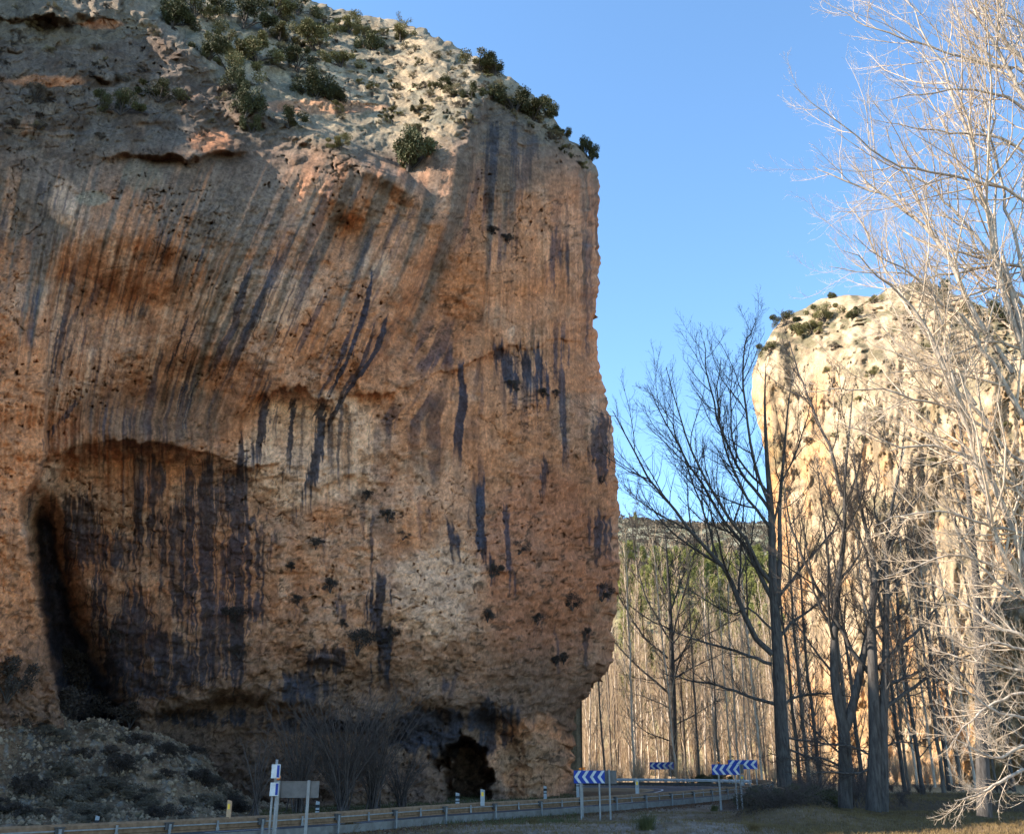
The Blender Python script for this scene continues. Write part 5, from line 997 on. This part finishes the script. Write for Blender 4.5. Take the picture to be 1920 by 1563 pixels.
# the edge-on pair
k = 37.8 / (F * CP); r = thing('chevron_sign', 'two chevron boards stacked on thin posts and seen almost edge-on', 'road sign', (float(W(517, 1450, 37.8)[0]), 37.8, 0), 0)
for x in (-3.4, 3.2): m = MB(); m.cyl((x * k, 0.03, -.1), (x * k, .03, float(W(517, 1466, 37.8)[2])), .042, .042, 10); m.build('post', M['post_grey'], r, 0, True)
m = MB(); m.cyl((0, .03, float(W(517, 1466, 37.8)[2])), (0, .03, float(W(517, 1423, 37.8)[2])), .05, .05, 10); m.build('pole_top', M['post_grey'], r, 0, True)
for yt, yb in ((1432, 1458), (1466, 1491)):
    zt, zb = float(W(517, yt, 37.8)[2]), float(W(517, yb, 37.8)[2])
    prof = []
    for i_ in range(9):
        a = math.pi * (i_ / 8); prof.append((-.16 * math.cos(a), -.05 - .07 * math.sin(a)))
    bd = MB(); b0 = 0; pts = prof + [(.16, .02), (-.16, .02)]; n_ = len(pts)
    bd.v = [(x, y, zb) for x, y in pts] + [(x, y, zt) for x, y in pts]; bd.f = [(i_, (i_ + 1) % n_, n_ + (i_ + 1) % n_, n_ + i_) for i_ in range(n_)] + [tuple(range(n_))[::-1], tuple(range(n_, 2 * n_))]
    bo = bd.build('board', M['sign_white'], r)
    st = MB(); st.v = [(x * 1.01, y - .004, z) for z in (zb + .03, zt - .03) for x, y in prof[5:8]]; st.f = [(0, 1, 4, 3), (1, 2, 5, 4)]; st.build('chevron', M['sign_blue'], bo)

def delineator(px, pyt, Yd, hpx, wpx, style, label):
    k = Yd / (F * CP) * 1.02; zt = float(W(px, pyt, Yd)[2]); w = wpx * k; r = thing('delineator_post', label, 'road marker post', (float(W(px, pyt, Yd)[0]), Yd, 0), rr_.uniform(-.2, .2)); zb = 0 if style != 'rail' else .78
    m = MB(); hh = zt - zb; m.box((0, 0, zb + hh * .5), (w, .09, hh)); m.prism([(-w / 2, zt), (w / 2, zt), (w / 2, zt + .02), (-w / 2, zt + .07)], -.045, .045); m.build('post', M['marker_beige' if px < 500 and style == 'rail' else 'marker_white'], r, .008)
    if style == 'black': m = MB(); m.box((0, 0, zt - .20), (w + .012, .10, .16)); m.box((0, 0, zt - .42), (w + .012, .10, .06)); m.build('black_band', M['black'], r)
    else: m = MB(); m.box((-.01, -.048, zt - .18), (w * .5, .012, .2)); m.build('reflector', M['reflector'], r)
    return r
for a in [(183,1531,45,12,6,'black','short white marker post, leftmost across the road'),(596,1503,56,14,6,'black','white marker post across the road right of the double signboard'),(858,1487,62,20,6,'black','black and white marker post in front of the cave'),(1022,1474,72,22,5,'black','black and white marker post at the cliff foot right of the cave'),(1083,1461,76,32,5,'black','marker post at the cliff corner behind the leftmost chevron board'),
          (431,1502,40.9,26,7,'rail','leaning pale marker with reflector on the guardrail left of the signboards'),(905,1481,53.6,22,7,'rail','white marker with yellow reflector on the guardrail before the cave'),(1194,1462,68.4,22,6,'rail','white marker with yellow reflector on the guardrail right of the leftmost chevron board'),(1391,1453,92,18,6,'rail','white marker with yellow reflector on the guardrail at the turn of the bend')]:
    delineator(*a)
